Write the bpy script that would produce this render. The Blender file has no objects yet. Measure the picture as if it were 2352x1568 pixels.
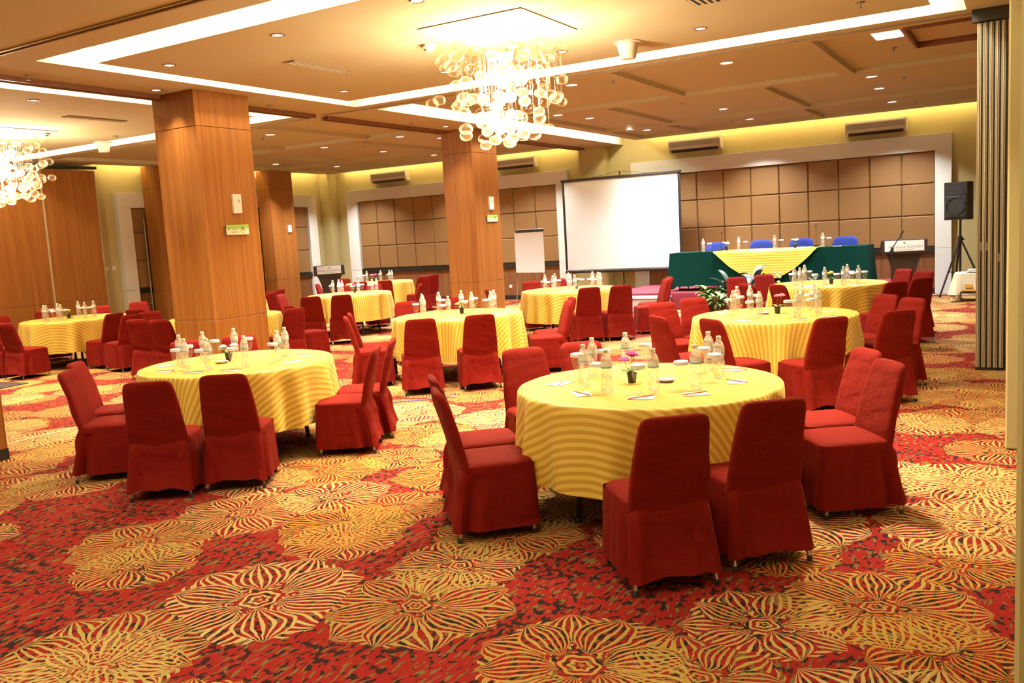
import bpy, bmesh, math, random
from mathutils import Vector, Matrix

random.seed(7)
PI = math.pi
S = bpy.context.scene
COL = S.collection

# ------------------------------------------------------------------ camera, world, exposure
EYE = Vector((0.0, 0.0, 1.74))
def set_camera():
    pitch, roll, yaw = [math.radians(a) for a in (6.916, -3.331, 30.706)]
    f = Vector((-math.sin(yaw) * math.cos(pitch), math.cos(yaw) * math.cos(pitch), -math.sin(pitch)))
    r = Vector((math.cos(yaw), math.sin(yaw), 0.0))
    u = r.cross(f)
    rr = math.cos(roll) * r + math.sin(roll) * u
    uu = -math.sin(roll) * r + math.cos(roll) * u
    m = Matrix((rr, uu, -f)).transposed().to_4x4()
    m.translation = EYE
    cd = bpy.data.cameras.new('camera')
    cd.sensor_width = 36.0
    cd.lens = 36.0 * 2021.42 / 2352.0
    cd.clip_start = 0.05
    cd.clip_end = 200
    co = bpy.data.objects.new('camera', cd)
    COL.objects.link(co)
    co.matrix_world = m
    S.camera = co
set_camera()

W = bpy.data.worlds.new('world')
S.world = W
W.use_nodes = True
W.node_tree.nodes['Background'].inputs[0].default_value = (1.0, 0.86, 0.66, 1)
W.node_tree.nodes['Background'].inputs[1].default_value = 0.25

vs = S.view_settings
vs.view_transform = 'Standard'
vs.look = 'None'
vs.gamma = 1.0
vs.use_curve_mapping = False
vs.exposure = -0.35
S.cycles.max_bounces = 5
S.cycles.diffuse_bounces = 3
S.cycles.glossy_bounces = 2
S.cycles.transmission_bounces = 4
S.cycles.transparent_max_bounces = 22
S.cycles.caustics_reflective = False
S.cycles.caustics_refractive = False
S.cycles.sample_clamp_indirect = 4.0
S.cycles.use_denoising = True
S.cycles.use_adaptive_sampling = True
S.cycles.adaptive_threshold = 0.15
S.cycles.use_light_tree = False

# light levels, all in one place
COVE = (1.0, 0.85, 0.56)
COVE_POWER = 75.0        # emission of the hidden fluorescent strips
WALL_COVE = (1.0, 0.76, 0.32)
WALL_COVE_POWER = 34.0
CHANDELIER = (1.0, 0.82, 0.56)
CHANDELIER_W = 210.0     # each of the lamps inside a chandelier
DOWN = (1.0, 0.97, 0.92)
DOWN_W = 135.0            # big downlights over the stage side
SMALL = (1.0, 0.86, 0.62)
SMALL_W = 100.0           # small downlights in the ring ceilings

# ------------------------------------------------------------------ node expression helper
class X:
    nt = None
    def __init__(s, sock): s.s = sock
    @staticmethod
    def m(op, *a, clamp=False):
        n = X.nt.nodes.new('ShaderNodeMath'); n.operation = op; n.use_clamp = clamp
        for i, v in enumerate(a):
            if isinstance(v, X): X.nt.links.new(v.s, n.inputs[i])
            else: n.inputs[i].default_value = float(v)
        return X(n.outputs[0])
    def __add__(s, o): return X.m('ADD', s, o)
    def __radd__(s, o): return X.m('ADD', o, s)
    def __sub__(s, o): return X.m('SUBTRACT', s, o)
    def __rsub__(s, o): return X.m('SUBTRACT', o, s)
    def __mul__(s, o): return X.m('MULTIPLY', s, o)
    def __rmul__(s, o): return X.m('MULTIPLY', o, s)
    def __truediv__(s, o): return X.m('DIVIDE', s, o)
    def __rtruediv__(s, o): return X.m('DIVIDE', o, s)
    def __gt__(s, o): return X.m('GREATER_THAN', s, o)
    def __lt__(s, o): return X.m('LESS_THAN', s, o)
def xsin(a): return X.m('SINE', a)
def xcos(a): return X.m('COSINE', a)
def xsqrt(a): return X.m('SQRT', a)
def xmax(a, b): return X.m('MAXIMUM', a, b)
def xmin(a, b): return X.m('MINIMUM', a, b)
def comb(x, y, z=0.0):
    n = X.nt.nodes.new('ShaderNodeCombineXYZ')
    for i, v in enumerate((x, y, z)):
        if isinstance(v, X): X.nt.links.new(v.s, n.inputs[i])
        else: n.inputs[i].default_value = v
    return X(n.outputs[0])
def sepa(v):
    n = X.nt.nodes.new('ShaderNodeSeparateXYZ'); X.nt.links.new(v.s, n.inputs[0])
    return X(n.outputs[0]), X(n.outputs[1]), X(n.outputs[2])
def noise(v, scale=1.0, detail=2.0, rough=0.5, color=False):
    n = X.nt.nodes.new('ShaderNodeTexNoise'); X.nt.links.new(v.s, n.inputs['Vector'])
    n.inputs['Scale'].default_value = scale; n.inputs['Detail'].default_value = detail
    n.inputs['Roughness'].default_value = rough
    return X(n.outputs['Color' if color else 'Fac'])
def mixc(f, a, b):
    n = X.nt.nodes.new('ShaderNodeMix'); n.data_type = 'RGBA'
    for i, v in ((0, f), (6, a), (7, b)):
        if isinstance(v, X): X.nt.links.new(v.s, n.inputs[i])
        elif i == 0: n.inputs[i].default_value = v
        else: n.inputs[i].default_value = (*v, 1.0)
    return X(n.outputs[2])
def sstep(a, lo, hi):
    n = X.nt.nodes.new('ShaderNodeMapRange'); n.interpolation_type = 'SMOOTHSTEP'
    X.nt.links.new(a.s, n.inputs[0]); n.inputs[1].default_value = lo; n.inputs[2].default_value = hi
    return X(n.outputs[0])
def world_pos():
    return X(X.nt.nodes.new('ShaderNodeNewGeometry').outputs['Position'])
def obj_pos():
    return X(X.nt.nodes.new('ShaderNodeTexCoord').outputs['Object'])
def uv_pos():
    return X(X.nt.nodes.new('ShaderNodeTexCoord').outputs['UV'])

MATS = {}
def newmat(name):
    m = bpy.data.materials.new(name); m.use_nodes = True
    X.nt = m.node_tree
    MATS[name] = m
    return m, m.node_tree.nodes['Principled BSDF']
def link_in(b, name, v):
    X.nt.links.new(v.s, b.inputs[name])
def bump(b, h, strength=0.3, dist=0.01):
    n = X.nt.nodes.new('ShaderNodeBump'); n.inputs['Strength'].default_value = strength
    n.inputs['Distance'].default_value = dist
    X.nt.links.new(h.s, n.inputs['Height']); X.nt.links.new(n.outputs[0], b.inputs['Normal'])
def plain(name, c, rough=0.5, metal=0.0, vary=0.06, scale=30.0, spec=0.5, coat=0.0, bumpy=0.0):
    m, b = newmat(name)
    p = obj_pos()
    n = noise(p, scale, 3.0)
    k = 1.0 - vary
    col = mixc(n, tuple(v * k for v in c), tuple(min(1.0, v * (1 + vary)) for v in c))
    link_in(b, 'Base Color', col)
    b.inputs['Roughness'].default_value = rough
    b.inputs['Metallic'].default_value = metal
    b.inputs['Specular IOR Level'].default_value = spec
    b.inputs['Coat Weight'].default_value = coat
    if bumpy: bump(b, n, bumpy, 0.004)
    return m
def emis(name, c, strength):
    m, b = newmat(name)
    p = obj_pos()
    b.inputs['Base Color'].default_value = (*c, 1)
    b.inputs['Emission Color'].default_value = (*c, 1)
    b.inputs['Emission Strength'].default_value = strength
    return m

# ------------------------------------------------------------------ materials
plain('ceiling_paint', (0.62, 0.56, 0.375), 0.85, vary=0.02, scale=3)
plain('wall_paint', (0.54, 0.46, 0.215), 0.75, vary=0.05, scale=60, bumpy=0.1)
plain('frame_white', (0.83, 0.82, 0.77), 0.5, vary=0.03, scale=40)
plain('black_trim', (0.012, 0.011, 0.010), 0.45)
plain('rubber', (0.02, 0.02, 0.02), 0.6)
plain('chrome', (0.75, 0.72, 0.66), 0.2, metal=1.0)
plain('aluminium', (0.62, 0.54, 0.38), 0.4, metal=0.3)
plain('white_plastic', (0.82, 0.78, 0.68), 0.4)
plain('pure_white', (0.86, 0.85, 0.83), 0.5, vary=0.02)
plain('dark_metal', (0.02, 0.02, 0.022), 0.4, metal=0.4)
plain('speaker_black', (0.007, 0.007, 0.008), 0.6, vary=0.2, scale=200, bumpy=0.2)
plain('grille_grey', (0.014, 0.014, 0.014), 0.7, vary=0.3, scale=300)
plain('ac_body', (0.72, 0.69, 0.56), 0.45)
plain('ac_grille', (0.30, 0.28, 0.21), 0.5)
plain('dark_wood', (0.030, 0.014, 0.009), 0.35, vary=0.2, scale=12)
plain('stage_carpet', (0.19, 0.016, 0.035), 0.9, vary=0.15, scale=150, bumpy=0.3)
plain('step_grey', (0.42, 0.40, 0.36), 0.6)
plain('green_cloth', (0.0008, 0.026, 0.021), 0.85, vary=0.15, scale=40, spec=0.08)
plain('blue_cloth', (0.008, 0.030, 0.28), 0.8, vary=0.15, scale=80)
plain('paper', (0.84, 0.80, 0.72), 0.7, vary=0.02)
plain('pencil_wood', (0.60, 0.24, 0.10), 0.5)
plain('pencil_lead', (0.03, 0.03, 0.03), 0.5)
plain('pot_black', (0.02, 0.017, 0.015), 0.5)
plain('pot_brown', (0.05, 0.026, 0.016), 0.7, vary=0.3, scale=30)
plain('leaf', (0.09, 0.22, 0.035), 0.45, vary=0.35, scale=40)
plain('leaf_pale', (0.17, 0.26, 0.08), 0.5, vary=0.5, scale=60)
plain('leaf_dark', (0.015, 0.045, 0.025), 0.4, vary=0.4, scale=40)
plain('leaf_blue', (0.045, 0.075, 0.072), 0.35, vary=0.35, scale=30)
plain('petal_magenta', (0.75, 0.07, 0.36), 0.6, vary=0.25, scale=60)
plain('petal_pink', (0.80, 0.16, 0.26), 0.6, vary=0.25, scale=60)
plain('petal_yellow', (0.85, 0.66, 0.14), 0.6, vary=0.2, scale=60)
plain('petal_white', (0.82, 0.80, 0.62), 0.6, vary=0.15, scale=60)
plain('saucer_white', (0.80, 0.76, 0.68), 0.25)
plain('saucer_blue', (0.05, 0.06, 0.25), 0.3)
plain('cap_white', (0.84, 0.80, 0.62), 0.4)
plain('cap_green', (0.05, 0.30, 0.12), 0.4)
plain('label_white', (0.90, 0.88, 0.80), 0.45, vary=0.05)
plain('label_blue', (0.08, 0.38, 0.62), 0.45)
plain('text_brown', (0.32, 0.20, 0.14), 0.6)
plain('logo_green', (0.20, 0.48, 0.06), 0.5)
plain('sign_green', (0.36, 0.55, 0.10), 0.4)
plain('sign_red', (0.60, 0.03, 0.03), 0.5)
plain('sign_grey', (0.30, 0.34, 0.22), 0.5)
plain('cable_blue', (0.10, 0.12, 0.40), 0.5)
plain('cable_white', (0.80, 0.78, 0.74), 0.5)
plain('mat_dark', (0.035, 0.015, 0.022), 0.8)
plain('cream_cloth', (0.80, 0.72, 0.50), 0.8, vary=0.08, scale=20)
plain('orange_print', (0.78, 0.42, 0.06), 0.7)
plain('pelmet_wood', (0.20, 0.075, 0.035), 0.4, vary=0.25, scale=14)
plain('steel', (0.40, 0.37, 0.32), 0.4, metal=0.6)
plain('screen_white', (0.74, 0.73, 0.71), 0.8, vary=0.01)
plain('table_board', (0.22, 0.14, 0.08), 0.6)
plain('hatch_paint', (0.70, 0.58, 0.40), 0.8, vary=0.02, scale=3)
plain('diffuser_metal', (0.40, 0.31, 0.20), 0.5, metal=0.2)
emis('cove_glow', COVE, COVE_POWER)
emis('wall_cove_glow', WALL_COVE, WALL_COVE_POWER)
emis('lens_cool', (0.96, 0.97, 1.0), 9.0)
emis('lens_warm', (1.0, 0.88, 0.68), 9.0)
emis('bulb_glow', (1.0, 0.84, 0.58), 30.0)
emis('panel_glow', (1.0, 0.95, 0.84), 7.0)

def wood(name, c0, c1, c2, f=70.0):
    m, b = newmat(name)
    x, y, z = sepa(world_pos())
    h = x + y * 1.13
    v = comb(h * f, z * 0.7, 0.0)
    n1 = noise(v, 1.0, 4.0, 0.65)
    n2 = noise(comb(h * f * 0.22, z * 0.25, 3.0), 1.0, 2.0)
    n3 = noise(comb(h * f * 3.0, z * 3.0, 7.0), 1.0, 2.0)
    c = mixc(sstep(n1, 0.34, 0.66), c0, c1)
    c = mixc(sstep(n2, 0.35, 0.7) * 0.55, c, c2)
    c = mixc(sstep(n3, 0.55, 0.8) * 0.35, c, tuple(v_ * 0.55 for v_ in c0))
    link_in(b, 'Base Color', c)
    b.inputs['Roughness'].default_value = 0.42
    b.inputs['Specular IOR Level'].default_value = 0.4
wood('veneer', (0.215, 0.068, 0.012), (0.345, 0.128, 0.024), (0.40, 0.160, 0.036))
wood('veneer_dark', (0.145, 0.055, 0.018), (0.235, 0.10, 0.036), (0.26, 0.122, 0.05), 55.0)

def fabric_panel():
    m, b = newmat('fabric_tan')
    p = world_pos()
    n = noise(p, 220.0, 2.0); n2 = noise(p, 1.6, 2.0)
    c = mixc(n, (0.245, 0.130, 0.043), (0.305, 0.168, 0.058))
    c = mixc(n2 * 0.3, c, (0.21, 0.115, 0.038))
    link_in(b, 'Base Color', c)
    b.inputs['Roughness'].default_value = 0.55
    bump(b, n, 0.25, 0.002)
fabric_panel()

def chair_cloth():
    m, b = newmat('chair_red')
    p = obj_pos()
    x, y, z = sepa(p)
    n = noise(p, 260.0, 2.0)
    w1 = noise(comb(x * 4.0 + z * 5.0, y * 5.0, z * 9.0), 1.0, 3.0)
    w2 = noise(comb(x * 14.0, y * 14.0, z * 3.0), 1.0, 2.0)
    c = mixc(n, (0.135, 0.0056, 0.0034), (0.185, 0.0090, 0.0048))
    c = mixc(sstep(w1, 0.3, 0.75) * 0.4, c, (0.165, 0.0078, 0.0046))
    link_in(b, 'Base Color', c)
    b.inputs['Roughness'].default_value = 0.8
    b.inputs['Specular IOR Level'].default_value = 0.08
    b.inputs['Sheen Weight'].default_value = 0.04
    b.inputs['Sheen Tint'].default_value = (1.0, 0.3, 0.2, 1)
    bump(b, w1 * 0.9 + w2 * 0.25 + n * 0.02, 0.5, 0.04)
chair_cloth()

def gold_cloth(name, period, zig=0.0):
    m, b = newmat(name)
    u, v, _ = sepa(uv_pos())
    p = comb(u, v, 0.0)
    if zig:
        v = v + X.m('PINGPONG', u, 0.06) * zig * ((u * u + v * v) < 0.62)
    wob = noise(p, 5.0, 2.0)
    s = X.m('FRACT', (v + wob * 0.008) / period)
    band = sstep(X.m('ABSOLUTE', s - 0.5), 0.22, 0.27)
    thread = noise(comb(u * 260.0, v * 260.0, 0.0), 1.0, 1.0)
    crease = noise(comb(u * 2.2, v * 2.2, 4.0), 1.0, 4.0, 0.6)
    c = mixc(band, (0.62, 0.35, 0.030), (0.85, 0.61, 0.105))
    c = mixc(thread * 0.2, c, (0.72, 0.47, 0.06))
    link_in(b, 'Base Color', c)
    link_in(b, 'Roughness', 0.62 - band * 0.24)
    b.inputs['Specular IOR Level'].default_value = 0.45
    b.inputs['Sheen Weight'].default_value = 0.3
    b.inputs['Sheen Tint'].default_value = (1.0, 0.9, 0.5, 1)
    bump(b, crease + band * 0.03, 0.5, 0.03)
gold_cloth('gold_cloth', 0.046)
gold_cloth('gold_cloth_zigzag', 0.05, 0.6)
gold_cloth('gold_runner', 0.05)

def clear(name, tint, base, milky=0.0, rough=0.03):
    """thin clear wall: mostly lets light through, reflects more at grazing angles"""
    m, b = newmat(name)
    nt = m.node_tree
    tr = nt.nodes.new('ShaderNodeBsdfTransparent'); tr.inputs[0].default_value = (*tint, 1)
    gl = nt.nodes.new('ShaderNodeBsdfGlossy'); gl.inputs['Roughness'].default_value = rough
    lw = nt.nodes.new('ShaderNodeLayerWeight'); lw.inputs[0].default_value = 0.28
    n = noise(obj_pos(), 55.0, 2.0)
    f = X(lw.outputs['Facing']) * 0.30 + base
    mx = nt.nodes.new('ShaderNodeMixShader')
    nt.links.new(X.m('MINIMUM', f, 0.9).s, mx.inputs[0])
    nt.links.new(tr.outputs[0], mx.inputs[1]); nt.links.new(gl.outputs[0], mx.inputs[2])
    last = mx
    if milky:
        df = nt.nodes.new('ShaderNodeBsdfTranslucent'); df.inputs[0].default_value = (0.95, 0.88, 0.74, 1)
        d2 = nt.nodes.new('ShaderNodeBsdfDiffuse'); d2.inputs[0].default_value = (0.95, 0.88, 0.74, 1)
        ad = nt.nodes.new('ShaderNodeMixShader'); ad.inputs[0].default_value = 0.5
        nt.links.new(df.outputs[0], ad.inputs[1]); nt.links.new(d2.outputs[0], ad.inputs[2])
        m2 = nt.nodes.new('ShaderNodeMixShader')
        nt.links.new(X.m('MULTIPLY', sstep(n, 0.3, 0.75), milky * 1.6).s, m2.inputs[0])
        nt.links.new(mx.outputs[0], m2.inputs[1]); nt.links.new(ad.outputs[0], m2.inputs[2])
        last = m2
    nt.links.new(last.outputs[0], nt.nodes['Material Output'].inputs[0])
clear('bottle_plastic', (0.99, 0.985, 0.96), 0.05, 0.44)
clear('goblet_glass', (0.99, 0.985, 0.96), 0.04, 0.10)
def bubble_glass():
    m, b = newmat('bubble_glass')
    nt = m.node_tree
    tr = nt.nodes.new('ShaderNodeBsdfTransparent'); tr.inputs[0].default_value = (1.0, 0.96, 0.88, 1)
    gl = nt.nodes.new('ShaderNodeBsdfGlossy'); gl.inputs['Roughness'].default_value = 0.06
    tl = nt.nodes.new('ShaderNodeBsdfTranslucent'); tl.inputs[0].default_value = (0.95, 0.80, 0.58, 1)
    lw = nt.nodes.new('ShaderNodeLayerWeight'); lw.inputs[0].default_value = 0.35
    n = noise(obj_pos(), 3.0, 1.0)
    f = X(lw.outputs['Facing'])
    m1 = nt.nodes.new('ShaderNodeMixShader'); m1.inputs[0].default_value = 0.45
    nt.links.new(tl.outputs[0], m1.inputs[1]); nt.links.new(gl.outputs[0], m1.inputs[2])
    m2 = nt.nodes.new('ShaderNodeMixShader')
    nt.links.new(X.m('MINIMUM', f * f * (n * 0.5 + 0.55) + 0.05, 0.9).s, m2.inputs[0])
    nt.links.new(tr.outputs[0], m2.inputs[1]); nt.links.new(m1.outputs[0], m2.inputs[2])
    nt.links.new(m2.outputs[0], nt.nodes['Material Output'].inputs[0])
bubble_glass()
clear('acrylic', (0.95, 0.95, 0.95), 0.05, 0.1)

def carpet():
    m, b = newmat('carpet')
    wp = world_pos()
    x, y, _ = sepa(wp)
    flat = comb(x, y, 0.0)
    nz = noise(flat, 9.0, 2.0, color=True)
    nx, ny, _ = sepa(nz)
    nq = noise(flat, 2.6, 1.0, color=True)
    mx, my, _ = sepa(nq)
    px = x + (nx - 0.5) * 0.035 + (mx - 0.5) * 0.12
    py = y + (ny - 0.5) * 0.035 + (my - 0.5) * 0.12
    # woven ground: red with olive and black dashes running down the hall
    g1 = noise(comb(px * 52.0, py * 9.5, 1.0), 1.0, 1.0)
    g2 = noise(comb(px * 30.0, py * 20.0, 5.0), 1.0, 2.0)
    g3 = noise(comb(px * 2.0, py * 2.0, 9.0), 1.0, 2.0)
    col = mixc(noise(comb(px * 120.0, py * 60.0, 2.0), 1.0, 1.0), (0.215, 0.0095, 0.0085), (0.295, 0.019, 0.014))
    col = mixc(sstep(g1, 0.585, 0.605), col, (0.16, 0.12, 0.036))
    col = mixc(sstep(g2 + g3 * 0.30, 0.705, 0.72), col, (0.026, 0.012, 0.012))
    gold_a, gold_b, gold_c = (0.43, 0.26, 0.042), (0.53, 0.41, 0.175), (0.33, 0.28, 0.080)
    def layer(col, scale, ox, oy, n, R0, R1, keep, k):
        v = X.nt.nodes.new('ShaderNodeTexVoronoi'); v.voronoi_dimensions = '2D'
        q = comb(px + ox, py + oy, 0.0)
        X.nt.links.new(q.s, v.inputs['Vector'])
        v.inputs['Scale'].default_value = scale
        v.inputs['Randomness'].default_value = 0.42
        cx, cy, _c = sepa(X(v.outputs['Position']))
        ra, rb, rc = sepa(X(v.outputs['Color']))
        dx = px + ox - cx; dy = py + oy - cy
        r = xsqrt(dx * dx + dy * dy) + 1e-4
        R = ra * (R1 - R0) + R0
        th = X.m('ARCTAN2', dy, dx) + rb * 6.28 + 10.0
        a = X.m('PINGPONG', th, PI / n)
        u = r / R
        ux = u * xcos(a); uy = u * xsin(a)
        b2 = PI / n - a
        vx = u * xcos(b2); vy = u * xsin(b2)
        def lens(ex, ey, c0, rx, ry):
            p1 = (ex - c0) / rx
            return X.m('ABSOLUTE', ey) / (xmax(1.0 - p1 * p1, 0.0) * ry + 1e-4)
        dA = lens(ux, uy, 0.57, 0.38, 0.245)
        dB = lens(vx, vy, 0.68, 0.33, 0.30)
        line = lambda d, f, w: X.m('ABSOLUTE', X.m('FRACT', d * f + 0.5) - 0.5) < w
        inA = dA < 1.04
        inB = (dB < 1.05) * (1.0 - inA)
        inner = u < 0.20
        lA = line(dA, k, 0.20)
        lB = line(dB, k, 0.20)
        lC = line(u + xsin(th * n) * 0.012, 13.0, 0.22)
        rest = (1.0 - inA) * (1.0 - inB) * (1.0 - inner) * (u < 0.93)
        scal = line(u * (1.0 + xcos(th * n * 2.0) * 0.06), 11.0, 0.20) * (u > 0.62)
        dots = (noise(comb(px * 46.0, py * 46.0, 3.0), 1.0, 0.0) > 0.57) * (u < 0.55)
        pat = inA * lA * (1.0 - inner) + inB * lB * (1.0 - inner) + inner * lC + rest * xmax(dots, scal)
        pat = X.m('MINIMUM', pat, 1.0) * (u < 1.02) * (rc > (1.0 - keep))
        gc = mixc(ra, gold_a, gold_b)
        gc = mixc(sstep(rb, 0.60, 0.9) * 0.55, gc, gold_c)
        return mixc(pat, col, gc)
    col = layer(col, 1.20, 0.31, 0.57, 5.0, 0.34, 0.44, 0.72, 2.6)
    col = layer(col, 0.98, 3.70, 1.20, 6.0, 0.44, 0.56, 0.86, 3.1)
    link_in(b, 'Base Color', col)
    b.inputs['Roughness'].default_value = 0.95
    b.inputs['Specular IOR Level'].default_value = 0.1
    bump(b, noise(flat, 420.0, 2.0), 0.5, 0.004)
carpet()

# ------------------------------------------------------------------ mesh helper
class MB:
    def __init__(s): s.v = []; s.f = []; s.uv = None
    def add(s, vs_, fs_):
        o = len(s.v); s.v += [tuple(p) for p in vs_]; s.f += [tuple(i + o for i in f) for f in fs_]
        return s
    def box(s, x0, x1, y0, y1, z0, z1):
        return s.add([(x, y, z) for z in (z0, z1) for y in (y0, y1) for x in (x0, x1)],
                     [(0, 2, 3, 1), (4, 5, 7, 6), (0, 1, 5, 4), (2, 6, 7, 3), (0, 4, 6, 2), (1, 3, 7, 5)])
    def rbox(s, x0, x1, y0, y1, z0, z1, r):
        """box with chamfered edges"""
        cs = [(x0, x1), (y0, y1), (z0, z1)]
        vs_ = []; idx = {}
        for sx in (0, 1):
            for sy in (0, 1):
                for sz in (0, 1):
                    c = (sx, sy, sz)
                    for ax in range(3):
                        p = []
                        for k in range(3):
                            e = cs[k][c[k]]
                            if k != ax: e += r * (1 if c[k] == 0 else -1)
                            p.append(e)
                        idx[(c, ax)] = len(vs_); vs_.append(tuple(p))
        fs_ = []
        for ax in range(3):
            o1, o2 = [k for k in range(3) if k != ax]
            for d in (0, 1):
                q = []
                for a_, b_ in ((0, 0), (1, 0), (1, 1), (0, 1)):
                    c = [0, 0, 0]; c[ax] = d; c[o1] = a_; c[o2] = b_
                    q.append(idx[(tuple(c), ax)])
                fs_.append(tuple(q))
            for a_ in (0, 1):
                for b_ in (0, 1):
                    c0 = [0, 0, 0]; c0[o1] = a_; c0[o2] = b_; c1 = list(c0); c1[ax] = 1
                    c0, c1 = tuple(c0), tuple(c1)
                    fs_.append((idx[(c0, o1)], idx[(c1, o1)], idx[(c1, o2)], idx[(c0, o2)]))
        for sx in (0, 1):
            for sy in (0, 1):
                for sz in (0, 1):
                    fs_.append(tuple(idx[((sx, sy, sz), k)] for k in range(3)))
        return s.add(vs_, fs_)
    def lathe(s, prof, n=20, c=(0, 0, 0), close=True):
        """prof: list of (r, z)"""
        vs_ = []; fs_ = []
        for r, z in prof:
            for i in range(n):
                a = 2 * PI * i / n
                vs_.append((c[0] + r * math.cos(a), c[1] + r * math.sin(a), c[2] + z))
        for j in range(len(prof) - 1):
            for i in range(n):
                k = (i + 1) % n
                fs_.append((j * n + i, j * n + k, (j + 1) * n + k, (j + 1) * n + i))
        if close:
            if prof[0][0] > 1e-4: fs_.append(tuple(reversed(range(n))))
            if prof[-1][0] > 1e-4: fs_.append(tuple((len(prof) - 1) * n + i for i in range(n)))
        return s.add(vs_, fs_)
    def loft(s, rings, cap0=True, cap1=True, closed=True):
        n = len(rings[0]); vs_ = [p for r in rings for p in r]; fs_ = []
        for j in range(len(rings) - 1):
            for i in range(n if closed else n - 1):
                k = (i + 1) % n
                fs_.append((j * n + i, j * n + k, (j + 1) * n + k, (j + 1) * n + i))
        if cap0: fs_.append(tuple(reversed(range(n))))
        if cap1: fs_.append(tuple((len(rings) - 1) * n + i for i in range(n)))
        return s.add(vs_, fs_)
    def tube(s, pts, r, n=8, r2=None):
        pts = [Vector(p) for p in pts]; rings = []
        for i, p in enumerate(pts):
            d = (pts[min(i + 1, len(pts) - 1)] - pts[max(i - 1, 0)]).normalized()
            a = d.cross(Vector((0, 0, 1)))
            if a.length < 1e-3: a = d.cross(Vector((0, 1, 0)))
            a.normalize(); b = d.cross(a)
            rr = r if r2 is None else r + (r2 - r) * i / (len(pts) - 1)
            rings.append([tuple(p + (a * math.cos(t) + b * math.sin(t)) * rr) for t in [2 * PI * k / n for k in range(n)]])
        return s.loft(rings)
    def prism(s, poly, y0, y1):
        """poly: (x, z) outline extruded along y"""
        n = len(poly)
        vs_ = [(x, y0, z) for x, z in poly] + [(x, y1, z) for x, z in poly]
        fs_ = [tuple(range(n)), tuple(reversed(range(n, 2 * n)))] + [(i, n + i, n + (i + 1) % n, (i + 1) % n) for i in range(n)]
        return s.add(vs_, fs_)
    def ellipsoid(s, c, rx, ry, rz, n=14, m=8):
        prof = [(math.sin(PI * j / m), -math.cos(PI * j / m)) for j in range(m + 1)]
        o = len(s.v)
        s.lathe([(max(r, 1e-5), z) for r, z in prof], n, close=False)
        for i in range(o, len(s.v)):
            x, y, z = s.v[i]; s.v[i] = (c[0] + x * rx, c[1] + y * ry, c[2] + z * rz)
        return s
    def move(s, m, start=0):
        for i in range(start, len(s.v)): s.v[i] = tuple(m @ Vector(s.v[i]))
        return s
    def mesh(s, name, smooth=None):
        me = bpy.data.meshes.new(name)
        me.from_pydata(s.v, [], s.f)
        bm = bmesh.new(); bm.from_mesh(me)
        bmesh.ops.recalc_face_normals(bm, faces=bm.faces)
        bm.to_mesh(me); bm.free()
        if s.uv:
            uvl = me.uv_layers.new(name='UVMap')
            for l in me.loops: uvl.data[l.index].uv = s.uv[l.vertex_index]
        if smooth is not None:
            for p in me.polygons: p.use_smooth = True
            me.set_sharp_from_angle(angle=math.radians(smooth))
        me.update()
        return me

def ob(name, data, mat=None, parent=None, loc=None, rot=None):
    if isinstance(data, MB): data = data.mesh(name, 35)
    o = bpy.data.objects.new(name, data)
    COL.objects.link(o)
    if mat and not data.materials: data.materials.append(MATS[mat])
    if parent is not None: o.parent = parent
    if loc is not None: o.location = loc
    if rot is not None: o.rotation_euler = rot if not isinstance(rot, (int, float)) else (0, 0, rot)
    return o
def tag(o, label, cat, group=None, kind=None):
    o['label'] = label; o['category'] = cat
    if group: o['group'] = group
    if kind: o['kind'] = kind
    return o
def thing(name, label, cat, loc=(0, 0, 0), rz=0.0, group=None):
    o = bpy.data.objects.new(name, None); COL.objects.link(o)
    o.empty_display_size = 0.1
    o.location = loc; o.rotation_euler = (0, 0, rz)
    return tag(o, label, cat, group)
def struct(name, data, mat, parent=None):
    o = ob(name, data, mat, parent)
    if parent is None: o['kind'] = 'structure'
    return o
def copy_tree(o, parent=None):
    c = o.copy(); COL.objects.link(c)
    if parent is not None: c.parent = parent
    for ch in o.children: copy_tree(ch, c)
    return c
def B(*a): return MB().box(*a)
def RB(*a): return MB().rbox(*a)
ORD = ['leftmost', 'second from the left', 'third from the left', 'fourth from the left', 'fifth from the left', 'sixth from the left',
       'seventh from the left', 'eighth from the left', 'ninth from the left', 'tenth from the left']
def across(o):
    p = o.matrix_world.translation if o.parent else o.location
    return math.atan2(p.x - EYE.x, p.y - EYE.y)
def name_in_order(objs, text, cat, group):
    for i, o in enumerate(sorted(objs, key=across)):
        tag(o, text.format(ORD[i] if len(objs) > 1 else 'only one'), cat, group)
def area(name, loc, w, color, size, parent=None, rot=(0, 0, 0), size_y=None, shape='DISK', spread=100):
    l = bpy.data.lights.new(name, 'AREA'); l.energy = w; l.color = color; l.size = size; l.shape = shape; l.spread = math.radians(spread)
    if size_y: l.shape = 'RECTANGLE'; l.size_y = size_y
    o = bpy.data.objects.new(name, l); COL.objects.link(o); o.location = loc; o.rotation_euler = rot
    if parent is not None: o.parent = parent
    return o

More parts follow.
